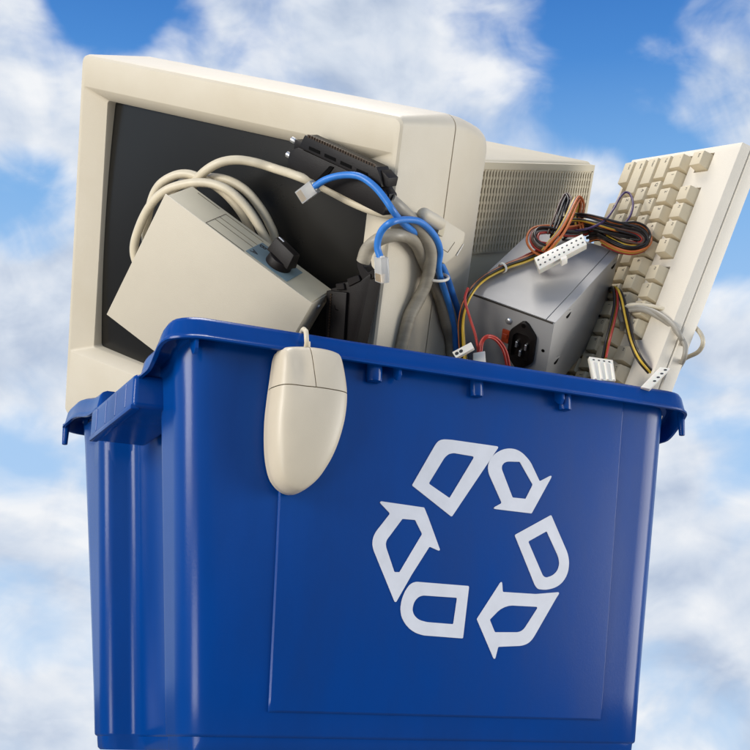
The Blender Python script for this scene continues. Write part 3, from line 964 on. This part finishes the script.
bevel(bm, .0004, 1)
wfinish('strap', bm, 'black_matte', c1, F1)
for x, z in ((.2850, -.0480), (.2885, -.0350)):
    bm = bmesh.new()
    a = MP(x + .006, -.0160, z - .002)
    b = MP(x - .003, -.0175, z + .0008)
    tube(bm, [a.lerp(b, t) for t in (0, .45, .46, .62, .63, .95, 1)], lambda t: (.0016, .0016, .0016, .0026, .0026, .0026, .0016)[round(t * 6)], 16)
    wfinish('jack_screw', bm, 'chrome', c1, F1, 40)
for pts, d in (([(.3850, -.0420), (.3935, -.0470), (.3925, -.0545), (.3870, -.0540)], -.0225), ([(.3870, -.0560), (.3940, -.0600), (.3960, -.0690), (.3900, -.0710)], -.0200), ([(.2905, -.0335), (.3010, -.0350), (.3000, -.0400), (.2900, -.0420)], -.0190)):
    bm = bmesh.new()
    mprism(bm, pts, d, -.0090)
    bevel(bm, .0008, 2)
    wfinish('side_clip', bm, 'black_plastic', c1, F1)
# connector standing on end by the rim
H2 = [(0.3498, -0.1484), (0.3573, -0.1450), (0.3743, -0.1323), (0.3789, -0.1350), (0.3881, -0.1265), (0.389, -0.1285), (0.3825, -0.1900), (0.375, -0.205), (0.3545, -0.205), (0.3515, -0.19)]
bm = bmesh.new()
mprism(bm, H2, -.0250, -.0080)
bevel(bm, .0010, 2, 20)
c2 = wfinish('connector', bm, 'black_plastic', gc, F1)
c2['label'] = 'black connector standing on end just above the rim'
bm = bmesh.new()
mprism(bm, [(.3480, -.1500), (.3690, -.1468), (.3725, -.2000), (.3535, -.2000)], -.0282, -.0240)
bevel(bm, .0009, 2)
wfinish('pin_shroud', bm, 'black_plastic', c2, F1)
bm = bmesh.new()
for k in range(18):
    t = k / 17
    x = .3535 + .0025 * t
    z = -.1520 - .040 * t
    mprism(bm, [(x - .0008, z + .0007), (x + .0008, z + .0007), (x + .0008, z - .0007), (x - .0008, z - .0007)], -.0290, -.0270)
pn_ = wfinish('pin_row', bm, 'contact', c2, F1, 0)
pn_['kind'] = 'stuff'
for pts, d0, d1, m_ in (([(.3575, -.1600), (.3590, -.1640), (.3630, -.1640), (.3628, -.1630), (.3600, -.1630), (.3585, -.1600)], -.0287, -.0275, 'black_matte'),
                        ([(.3560, -.1425), (.3640, -.1400), (.3660, -.1450), (.3575, -.1475)], -.0275, -.0120, 'black_plastic'),
                        ([(.3660, -.1360), (.3770, -.1300), (.3800, -.1345), (.3690, -.1420)], -.0262, -.0100, 'black_plastic'),
                        ([(.3731, -.1185), (.3776, -.1158), (.3800, -.1231), (.3846, -.1266), (.3933, -.1201), (.3944, -.1277), (.3819, -.1362), (.3769, -.1306), (.3723, -.1226)], -.0235, -.0120, 'black_plastic')):
    bm = bmesh.new()
    mprism(bm, pts, d0, d1)
    bevel(bm, .0005, 1)
    wfinish('latch', bm, m_, c2, F1)
# nylon tie round the bundle
bm = bmesh.new()
a, b = Vector(CABLE['tie'][0]), Vector(CABLE['tie'][1])
ctr = (a + b) / 2 + VIEW * .011
ax = ((b - a).normalized() * .2 + Vector((.3, .5, -.75))).normalized()
u = ax.cross(VIEW).normalized()
w = u.cross(ax)
tube(bm, [ctr + u * math.cos(t) * .0100 + w * math.sin(t) * .0130 for t in [2 * math.pi * k / 28 for k in range(29)]], .0013, 8)
wfinish('cable_tie', bm, 'nylon', gc, F1, 50)

# ---------------- blue network cable
F2 = Matrix.Translation(Vector(CABLE['blue'][-1]))
nc_ = thing('network_cable', 'bright blue network cable with clear plugs, looped over the grey cable', 'cable', F2)
path = CABLE['blue'] + [(0.300, 0.108, 0.305), (0.302, 0.117, 0.280), (0.3005, 0.119, 0.300)] + CABLE['blue2'][::-1]
cable('cord', 'blue_cable', nc_, to_local(F2, path), 0.0029, 12, 9)
def plug(tip, root, nm_hint):
    tip, root = Vector(tip), Vector(root)
    ax = (tip - root).normalized()
    toward = (CAM_POS - root).normalized()
    up = (toward - ax * toward.dot(ax)).normalized()
    up = Matrix.Rotation(math.radians(62 if nm_hint == 'b' else 8), 3, ax) @ up
    side = ax.cross(up)
    M = Matrix((side, ax, up)).transposed().to_4x4()
    L = max(.016, (tip - root).length)
    M.translation = root - ax * .001
    loc = F2.inverted() @ M
    bm = bmesh.new()
    box(bm, -.0059, .0059, 0, L + .002, -.0042, .0030)
    bevel(bm, .0006, 2)
    p = finish('plug', bm, 'clear_plug', nc_)
    p.matrix_local = loc
    bm = bmesh.new()
    box(bm, -.0036, .0036, -.001, L * .52, -.0026, .0016)
    bevel(bm, .0006, 1)
    finish('crimp', bm, 'nylon', p)
    for k in range(8):
        x = -.0041 + k * .00117
        bbox('contact', 'gold', p, x - .0003, x + .0003, L * .72, L + .0012, -.0004, .00315)
    bm = bmesh.new()
    box(bm, -.0028, .0028, L * .1, L + .001, -.0062, -.0044)
    bevel(bm, .0004, 1)
    finish('tab', bm, 'clear_plug', p)
    return p
plug(CABLE['plug1'][0], CABLE['plug1'][1], 'a')
plug(CABLE['plug2'][0], CABLE['plug2'][1], 'b')

# ================================================================== POWER SUPPLY
FU = frame([[0.6595, 0.6933, -0.2905], [-0.6237, 0.2889, -0.7263], [-0.4196, 0.6602, 0.6229]], [0.3306, 0.0036, 0.3475])
ps = thing('power_supply', 'grey steel computer power supply with coloured wires and white plugs, in front of the keyboard', 'power supply', FU)
PW, PDp, PHt = 0.0852, 0.1503, 0.088
bm = bmesh.new()
box(bm, -PW, 0, 0, PDp, -PHt, -.0006)
bevel(bm, .0007, 2)
finish('case', bm, 'steel', ps)
bm = bmesh.new()
box(bm, -PW - .0004, -.0086, .0010, PDp + .0003, -.0004, .0006)
bevel(bm, .0003, 1)
lid = finish('lid', bm, 'steel', ps)
bbox('lid', 'steel', ps, -.0081, .0004, .0010, PDp + .0003, -.0004, .0005, .0003, 1)
bbox('seam', 'dark_gap', ps, -PW + .001, -.0015, -.0003, .0012, -.0012, -.0002)
# inlet socket
pol = [(-.0262, -.0050), (-.0385, -.0205), (-.0380, -.0460), (-.0262, -.0600), (-.0130, -.0460), (-.0135, -.0190)]
outer = rounded(pol, .0045, 5)
cxi, czi = -.0258, -.0325
inn = rounded([(cxi - .0085, czi + .0095), (cxi - .0085, czi - .0125), (cxi + .0085, czi - .0125), (cxi + .0085, czi + .0095), (cxi + .0050, czi + .0135), (cxi - .0050, czi + .0135)], .0012, 5)
# same point count and winding for both rings
def resample(loop, n):
    P = [Vector(p) for p in loop]
    seg = [(P[(i + 1) % len(P)] - P[i]).length for i in range(len(P))]
    tot = sum(seg)
    out, i, acc = [], 0, 0
    for k in range(n):
        d = tot * k / n
        while acc + seg[i] < d:
            acc += seg[i]
            i += 1
        out.append(tuple(P[i] + (P[(i + 1) % len(P)] - P[i]) * ((d - acc) / seg[i])))
    return out
def by_angle(loop, n=48):
    L = resample(loop, 400)
    out = []
    for k in range(n):
        a = 2 * math.pi * k / n
        out.append(min(L, key=lambda p: abs((math.atan2(p[1] - czi, p[0] - cxi) - a + math.pi) % (2 * math.pi) - math.pi)))
    return out
o_, i_ = by_angle(outer), by_angle(inn)
bm = bmesh.new()
loft(bm, [[(x, -.0001, z) for x, z in o_], [(x, -.0030, z) for x, z in o_], [(cxi + (x - cxi) * .97, -.0036, czi + (z - czi) * .97) for x, z in o_],
          [(x, -.0042, z) for x, z in [(cxi + (a - cxi) * 1.12, czi + (b - czi) * 1.12) for a, b in i_]], [(x, -.0046, z) for x, z in i_], [(x, -.0006, z) for x, z in i_]])
inl = finish('inlet', bm, 'black_plastic', ps, smooth=30)
for x, z, w, h in ((cxi - .0045, czi + .0005, .0010, .0030), (cxi + .0045, czi + .0005, .0010, .0030), (cxi, czi - .0075, .0010, .0030)):
    bbox('prong', 'chrome', inl, x - w, x + w, -.0044, -.0004, z - h, z + h, .0003, 1)
bm = bmesh.new()
cyl(bm, (-.0262, -.0034, -.0110), (0, -1, 0), .0019, .0007, 14)
finish('screw', bm, 'black_matte', inl)
# voltage selector, screws and punched holes
sw = bbox('voltage_switch', 'red_switch', ps, -.0462, -.0392, -.0016, .0004, -.0365, -.0232, .0005, 2)
bbox('slider', 'red_switch', sw, -.0450, -.0404, -.0026, -.0010, -.0312, -.0268, .0004, 1)
def dome(x, z, r, mt='chrome', nm='screw'):
    bm = bmesh.new()
    rings = []
    for k in range(6):
        a = k / 5 * math.pi / 2
        rings.append([(x + r * math.cos(a + 0.0001) * math.cos(b), -.0002 - r * .55 * math.sin(a), z + r * math.cos(a + .0001) * math.sin(b)) for b in [2 * math.pi * j / 16 for j in range(16)]])
    loft(bm, rings[:-1])
    finish(nm, bm, mt, ps, smooth=60)
dome(-.0418, -.0138, .0034)
def hole_front(x, z, r):
    bm = bmesh.new()
    cyl(bm, (x, .0005, z), (0, -1, 0), r, .0007, 16)
    finish('screw_hole', bm, 'black_matte', ps)
hole_front(-.0061, -.0311, .0016)
hole_front(-.0821, -.0056, .0012)
hole_front(-.0418, -.0445, .0012)
for y, z in ((.0336, -.0062), (.1400, -.0070), (.0226, -.0500), (.1300, -.0560)):
    bm = bmesh.new()
    pts = [(.0003, y + .0056 * math.cos(a), z - .0005 + .0050 * math.sin(a)) for a in [math.pi + .25 + (math.pi - .5) * k / 8 for k in range(9)]]
    prism(bm, pts, (-.0012, 0, 0))
    s_ = finish('slot', bm, 'black_matte', ps, smooth=0)
    bm = bmesh.new()
    prism(bm, [(0, y - .0036, z - .0008), (.0004, y + .0036, z - .0008), (.0016, y + .0030, z + .0006), (0, y - .0036, z + .0012)], (-.0002, .0002, .0016))
    finish('punched_tab', bm, 'steel', s_, smooth=0)
# ---- wires
def W_(key, cols, **kw):
    wires(ps, to_local(FU, CABLE[key]), cols, **kw)
Y, O, R_, K, B_, G_, P_, T_ = 'wire_yellow', 'wire_orange', 'wire_red', 'wire_black', 'wire_brown', 'wire_grey', 'wire_purple', 'wire_green'
W_('G1', [Y, K, O, K, R_, K, Y], spread=.0030, twist=1.6, seed=1)
W_('G2', [O, Y, R_, O, Y, G_, O], spread=.0032, twist=1.4, seed=2)
W_('G2b', [R_, B_, G_, O, T_, K], spread=.0034, twist=2.2, seed=3)
W_('G2c', [K, K, K, K, B_, K], spread=.0040, twist=2.0, seed=4)
W_('G3', [K, K, K, O, K, B_], spread=.0075, twist=1.4, seed=15)
W_('G3b', [K, K, R_, K], spread=.0072, twist=1.0, seed=16)
W_('G2b', [O, K, R_, K], spread=.0062, twist=1.5, seed=17)
W_('G3', [K, K, B_, K, K, K, K, R_, K], spread=.0050, twist=2.5, seed=5)
W_('G3b', [Y, O, K, R_, K, Y, O, K], spread=.0046, twist=.4, seed=6)
W_('purple', [P_], r=.00115)
W_('G5a', [R_, K, K, Y], spread=.0022, twist=1.0, seed=8)
W_('G5b', [K, Y, K, R_], spread=.0024, twist=0.8, seed=9)
W_('G6a', [R_], seed=10, r=.0012)
W_('G6b', [R_, R_], spread=.0012, twist=.5, seed=11, r=.0012)
# tie on the left harness
pth = [Vector(p) for p in to_local(FU, CABLE['G1'])]
a, b = pth[4], pth[5]
c = a.lerp(b, .4)
ax = (b - a).normalized()
u = ax.orthogonal().normalized()
v = ax.cross(u)
bm = bmesh.new()
loft(bm, [[c + ax * d + (u * math.cos(t) + v * math.sin(t)) * r for t in [2 * math.pi * k / 18 for k in range(18)]] for d, r in ((-.0012, .0042), (-.0012, .0049), (.0012, .0049), (.0012, .0042))], False, False)
finish('cable_tie', bm, 'nylon', ps, smooth=30)

def plug_block(q, depth, name='plug'):
    bm = bmesh.new()
    n = quad_block(bm, q, depth)
    bevel(bm, .0007, 2)
    return wfinish(name, bm, 'nylon', ps, FU), n
def dots(q, n, us, vs2, sz, parent, name='socket', mt='ink', asp=1.0):
    e1 = (Vector(q[1]) - Vector(q[0])).normalized()
    e2 = (Vector(q[3]) - Vector(q[0])).normalized()
    for v_ in vs2:
        for u_ in us:
            c = quad_pt(q, u_, v_) - n * .0002
            bm = bmesh.new()
            prism(bm, [c + e1 * sz * math.cos(t) + e2 * sz * asp * math.sin(t) for t in [math.pi / 4 + 2 * math.pi * k / 8 for k in range(8)]], n * .0012)
            wfinish(name, bm, mt, parent, FU, 0)
Q = [(0.33, 0.0328, 0.4178), (0.3757, 0.0217, 0.4456), (0.3734, 0.0122, 0.4317), (0.3287, 0.0232, 0.4029)]
p_, n = plug_block(Q, .013, 'main_plug')
dots(Q, n, [(k + .62) / 10.24 for k in range(10)], (.30, .70), .00115, p_)
bm = bmesh.new()
e1 = (Vector(Q[1]) - Vector(Q[0])).normalized()
e2 = (Vector(Q[3]) - Vector(Q[0])).normalized()
c = quad_pt(Q, .5, 1.0)
quad_hex(bm, [c - e1 * .0035 - n * .001, c + e1 * .0035 - n * .001, c + e1 * .0035 + e2 * .0045 - n * .001, c - e1 * .0035 + e2 * .0045 - n * .001,
              c - e1 * .0035 + n * .006, c + e1 * .0035 + n * .006, c + e1 * .0035 + e2 * .0045 + n * .006, c - e1 * .0035 + e2 * .0045 + n * .006])
bevel(bm, .0006, 1)
wfinish('clip', bm, 'nylon', p_, FU)
Q = [(0.3675, 0.0062, 0.3237), (0.3908, 0.0033, 0.3231), (0.3827, -0.0108, 0.2994), (0.3612, -0.008, 0.2981)]
p_, n = plug_block(Q, .0085)
dots(Q, n, (.17, .39, .61, .83), (.12,), .0012, p_, asp=.7)
e2 = (Vector(Q[3]) - Vector(Q[0]))
e1 = (Vector(Q[1]) - Vector(Q[0])).normalized()
for u_ in (.10, .37, .63, .90):
    a = quad_pt(Q, u_, .24)
    b = quad_pt(Q, u_, .98)
    bm = bmesh.new()
    tube(bm, [a, a.lerp(b, .5), b], .0013, 8)
    wfinish('plug_ridge', bm, 'nylon', p_, FU, 50)
Q = [(0.4112, -0.0204, 0.2937), (0.4038, -0.0173, 0.2953), (0.4306, -0.011, 0.3186), (0.4396, -0.0141, 0.3181)]
p_, n = plug_block(Q, .0095)
dots(Q, n, (.28,), (.35, .53, .71, .89), .0014, p_)
Q = [(0.2612, 0.0276, 0.327), (0.2478, 0.0368, 0.3185), (0.2491, 0.0323, 0.3122), (0.2618, 0.0236, 0.3206)]
p_, n = plug_block(Q, .007)
dots(Q, n, (.62, .85), (.5,), .0018, p_)
Q = [(0.2679, 0.0358, 0.3203), (0.2769, 0.0308, 0.3221), (0.2777, 0.0306, 0.3105), (0.2679, 0.0359, 0.3087)]
plug_block(Q, .008)

# ================================================================== KEYBOARD
FK = frame([[-0.2934, 0.0565, -0.9543], [0.2466, -0.96, -0.1326], [-0.9237, -0.2742, 0.2677]], [0.4917, 0.0975, 0.5777])
kb = thing('computer_keyboard', 'beige keyboard standing on its end at the right of the bin', 'keyboard', FK)
KS = 0.97
U_ = 0.01905 * KS
KX, KY = 0.0172 * KS - U_ / 2, 0.1187 * KS           # left edge of the Esc key, centre line of the function row
rowy = [KY] + [KY - .0293 * KS - k * U_ for k in range(5)]
TOPZ, WELLZ = -.0030, -.0125
KL, KD = 0.440, 0.163 * KS
hw = U_ / 2 + .0006
fgroups = [(0, 1), (2, 6), (6.5, 10.5), (11, 15)]
xs = [0] + [v for a, b in fgroups for v in (KX + a * U_ - .0006, KX + b * U_ + .0006)] + [KX + 15.25 * U_, KX + 18.25 * U_ + .0012, KX + 18.6 * U_, KX + 22.6 * U_, KL]
xs = sorted(set(round(x, 5) for x in xs))
ys_ = [0, rowy[5] - hw, rowy[1] + hw, rowy[0] - hw, rowy[0] + hw, KD]
def is_well(x, y):
    if rowy[5] - hw < y < rowy[1] + hw:
        return KX - .0006 < x < KX + 15 * U_ + .0006 or KX + 15.25 * U_ < x < KX + 18.25 * U_ + .0012 or KX + 18.6 * U_ < x < KX + 22.6 * U_
    if rowy[0] - hw < y < rowy[0] + hw:
        return any(KX + a * U_ - .0007 < x < KX + b * U_ + .0007 for a, b in fgroups)
    return False
bm = bmesh.new()
vc = {}
def vert(x, y, z):
    k = (round(x, 5), round(y, 5), round(z, 5))
    if k not in vc:
        vc[k] = bm.verts.new(k)
    return vc[k]
nxc, nyc = len(xs) - 1, len(ys_) - 1
well = [[is_well((xs[i] + xs[i + 1]) / 2, (ys_[j] + ys_[j + 1]) / 2) for j in range(nyc)] for i in range(nxc)]
for i in range(nxc):
    for j in range(nyc):
        z = WELLZ if well[i][j] else TOPZ
        bm.faces.new([vert(xs[i], ys_[j], z), vert(xs[i + 1], ys_[j], z), vert(xs[i + 1], ys_[j + 1], z), vert(xs[i], ys_[j + 1], z)])
        if i + 1 < nxc and well[i][j] != well[i + 1][j]:
            x = xs[i + 1]
            bm.faces.new([vert(x, ys_[j], TOPZ), vert(x, ys_[j + 1], TOPZ), vert(x, ys_[j + 1], WELLZ), vert(x, ys_[j], WELLZ)])
        if j + 1 < nyc and well[i][j] != well[i][j + 1]:
            y = ys_[j + 1]
            bm.faces.new([vert(xs[i], y, TOPZ), vert(xs[i + 1], y, TOPZ), vert(xs[i + 1], y, WELLZ), vert(xs[i], y, WELLZ)])
# skirt: back fold, underside, front
profk = [(KD, TOPZ), (KD + .0034, -.0118), (KD + .0012, -.0128), (KD + .0042, -.0140), (KD + .0046, -.0265), (.010, -.0205), (-.0012, -.0140), (0, TOPZ)]
for (ya_, za_), (yb_, zb_) in zip(profk, profk[1:]):
    for i in range(nxc):
        bm.faces.new([vert(xs[i], ya_, za_), vert(xs[i + 1], ya_, za_), vert(xs[i + 1], yb_, zb_), vert(xs[i], yb_, zb_)])
for x in (xs[0], xs[-1]):
    bm.faces.new([vert(x, y, TOPZ) for y in ys_] + [vert(x, y, z) for y, z in profk[1:-1]])
bmesh.ops.recalc_face_normals(bm, faces=bm.faces[:])
es = [e for e in bm.edges if len(e.link_faces) == 2 and e.calc_face_angle(0) > .5 and (abs(e.verts[0].co.x - e.verts[1].co.x) < 1e-5 and e.verts[0].co.x in (e.verts[0].co.x,) and (e.verts[0].co.x < 1e-4 or e.verts[0].co.x > KL - 1e-4) or (min(e.verts[0].co.y, e.verts[1].co.y) > KD - .001))]
bmesh.ops.bevel(bm, geom=es, offset=.0016, segments=2, profile=.6, affect='EDGES', clamp_overlap=True)
finish('case', bm, 'kb_case', kb, smooth=30)
bbox('key_gap_shade', 'key_gap_shade', kb, KX - .0003, KX + 15 * U_ + .0003, rowy[5] - hw + .0003, rowy[1] + hw - .0003, WELLZ + .0004, WELLZ + .0012)  # plates added on the well floors, their dark colour painting the shadowed key gaps
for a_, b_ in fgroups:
    bbox('key_gap_shade', 'key_gap_shade', kb, KX + a_ * U_ - .0003, KX + b_ * U_ + .0003, rowy[0] - hw + .0003, rowy[0] + hw - .0003, WELLZ + .0004, WELLZ + .0012)
KEYMESH = {}
def key_mesh(w):
    if w not in KEYMESH:
        bm = bmesh.new()
        W2 = (w * U_ - .0007) / 2
        L2 = (U_ - .0007) / 2
        tz, bz = .0068, -.0110
        ix, iyf, iyb = .0017, .0013, .0021
        quad_hex(bm, [(-W2, -L2, bz), (W2, -L2, bz), (W2, L2, bz), (-W2, L2, bz), (-W2 + ix, -L2 + iyf - .0006, tz - .0004), (W2 - ix, -L2 + iyf - .0006, tz - .0004), (W2 - ix, L2 - iyb, tz + .0004), (-W2 + ix, L2 - iyb, tz + .0004)])
        bmesh.ops.recalc_face_normals(bm, faces=bm.faces[:])
        es = [e for e in bm.edges if max(v.co.z for v in e.verts) > 0]
        bmesh.ops.bevel(bm, geom=es, offset=.0009, segments=2, profile=.6, affect='EDGES', clamp_overlap=True)
        ob = finish('key', bm, 'key_plastic', None, smooth=30)
        KEYMESH[w] = ob.data
        bpy.data.objects.remove(ob, do_unlink=True)
    return KEYMESH[w]
def key(x, row, w, legend):
    o = bpy.data.objects.new('key', key_mesh(w))
    COL.objects.link(o)
    o.parent = kb
    o.location = (KX + (x + w / 2) * U_, rowy[row], 0)
    if legend:
        small = len(legend) > 1
        t = bpy.data.objects.new('legend', text_mesh(legend, .0034 if small else .0052, .00005, 'legend_ink'))
        COL.objects.link(t)
        t.parent = o
        wtop = w * U_ - .0011 - .0036
        lx = -wtop / 2 + (.0035 if not small else min(wtop / 2, .0012 + .0011 * len(legend)))
        t.location = (lx, .0020, .00708)
    return o
rows = [
    [(0, 1, 'Esc')] + [(2 + i, 1, 'F%d' % (i + 1)) for i in range(4)] + [(6.5 + i, 1, 'F%d' % (i + 5)) for i in range(4)] + [(11 + i, 1, 'F%d' % (i + 9)) for i in range(4)],
    [(i, 1, c) for i, c in enumerate('`1234567890-=')] + [(13, 2, 'Backspace')],
    [(0, 1.5, 'Tab')] + [(1.5 + i, 1, c) for i, c in enumerate('QWERTYUIOP[]')] + [(13.5, 1.5, '\\')],
    [(0, 1.75, 'Caps')] + [(1.75 + i, 1, c) for i, c in enumerate("ASDFGHJKL;'")] + [(12.75, 2.25, 'Enter')],
    [(0, 2.25, 'Shift')] + [(2.25 + i, 1, c) for i, c in enumerate('ZXCVBNM,./')] + [(12.25, 2.75, 'Shift')],
    [(0, 1.5, 'Ctrl'), (2.5, 1.5, 'Alt'), (4, 7, ''), (11, 1.5, 'Alt'), (13.5, 1.5, 'Ctrl')]]
for r_, row in enumerate(rows):
    for x, w, s in row:
        key(x, r_, w, s)
for x in (15.25, 16.25, 17.25):
    for r_ in (1, 2):
        key(x, r_, 1, '')
for nm in ('kcordA', 'kcordB', 'kcordC'):
    cable('cord', 'kb_cord' if nm != 'kcordC' else 'beige_cable', kb, to_local(FK, CABLE[nm]), .0024 if nm != 'kcordC' else .0021, 10, 8)

# ================================================================== MOUSE
FMo = Matrix.Translation((0.0905, fy(0.23), 0.23))
ms = thing('computer_mouse', 'beige two-button mouse dangling by its cord over the front of the bin', 'mouse', FMo)
MO = [(0.0649, 0.2799), (0.0695, 0.2828), (0.0785, 0.2846), (0.089, 0.2857), (0.1022, 0.2858), (0.1116, 0.2847), (0.1165, 0.2818), (0.1206, 0.2683), (0.1234, 0.2523), (0.1232, 0.2372), (0.1210, 0.2231), (0.1162, 0.2064), (0.1095, 0.1922), (0.1003, 0.1796), (0.0884, 0.1721), (0.0780, 0.1735), (0.0695, 0.1802), (0.0645, 0.1915), (0.0615, 0.2070), (0.0603, 0.2266), (0.0610, 0.2438), (0.0624, 0.2614), (0.0635, 0.2753)]
MO = [(.1225 - (.1239 - x) * .905, .2857 - (.2857 - z) * .985) for x, z in MO]
mo = [(p.x, p.y) for p in spline([(x, z, 0) for x, z in MO + MO[:1]], 4)[:-1]]
mcx, mcz = 0.0925, 0.2330
def mring(s, h, dx=0.0):
    out = []
    for x, z in mo:
        xx, zz = mcx + (x - mcx) * s + dx, mcz + (z - mcz) * s
        zf = (zz - 0.17) / 0.115
        hh = h * (0.82 + 0.26 * math.sin(math.pi * (0.15 + 0.75 * (1 - zf)))) if h > .012 else h
        # finger scoop in the left button
        d2 = ((xx - .0840) / .0080) ** 2 + ((zz - .2670) / .0150) ** 2
        if h > .020:
            hh -= .0042 * math.exp(-d2)
        out.append((xx, fy(zz, 0.0022) - hh, zz))
    return out
def crown(h0):
    rings = [mring(.988, h0)] + [mring(s, h, d) for s, h, d in ((1.0, .0090, 0), (1.0, .0115, 0), (.992, .0155, .0006), (.972, .0198, .0013), (.958, .0216, .0017), (.940, .0229, .002), (.90, .0243, .002), (.82, .0259, .002), (.70, .0271, .0015), (.58, .0278, .001), (.45, .0283, .0008), (.30, .0286, .0004), (.15, .0288, 0), (.02, .0289, 0))]
    bm = bmesh.new()
    loft(bm, rings, cap0=False)
    return bm
def region(name, cuts, parent):
    bm = crown(.0072)
    for co, no in cuts:
        g_ = bm.verts[:] + bm.edges[:] + bm.faces[:]
        bmesh.ops.bisect_plane(bm, geom=g_, plane_co=co, plane_no=no, clear_outer=True)
    # turn the cut edges inwards so that the joint has depth
    bmesh.ops.recalc_face_normals(bm, faces=bm.faces[:])
    be = [e for e in bm.edges if e.is_boundary]
    ex = bmesh.ops.extrude_edge_only(bm, edges=be)
    for v in ex['geom']:
        if isinstance(v, bmesh.types.BMVert):
            v.co.y += .0035
    return wfinish(name, bm, 'mouse_plastic', parent, FMo, 38)
zs = .2512
n_split = Vector((.0335, 0, .0035)).normalized()
cs = Vector((.0944, 0, .2519))
region('palm_cover', [((0, 0, zs - .00040), (0, 0, 1))], ms)
region('left_button', [((0, 0, zs + .00040), (0, 0, -1)), (cs - n_split * .00035, n_split)], ms)
region('right_button', [((0, 0, zs + .00040), (0, 0, -1)), (cs + n_split * .00035, -n_split)], ms)
bm = bmesh.new()
loft(bm, [mring(.93, .0002), mring(.965, .0010), mring(.975, .0030), mring(.975, .0074)])
wfinish('base_shell', bm, 'mouse_plastic', ms, FMo, 40)
bm = bmesh.new()
loft(bm, [mring(.965, .0070), mring(.95, .0115, .001), mring(.90, .0170, .002), mring(.76, .0215, .002), mring(.5, .0232, .001), mring(.1, .0238)])
wfinish('inner_shell', bm, 'dark_gap', ms, FMo, 40)
cable('cord', 'beige_cable', ms, to_local(FMo, CABLE['mcord']), .0019, 10, 8)
bm = bmesh.new()
a = Vector(CABLE['mcord'][0])
tube(bm, [a + Vector((0, .001, -.004)), a + Vector((0, 0, 0)), a + Vector((0, -.001, .005))], lambda t: .0032 - .0010 * t, 12)
wfinish('strain_relief', bm, 'beige_cable', ms, FMo, 50)
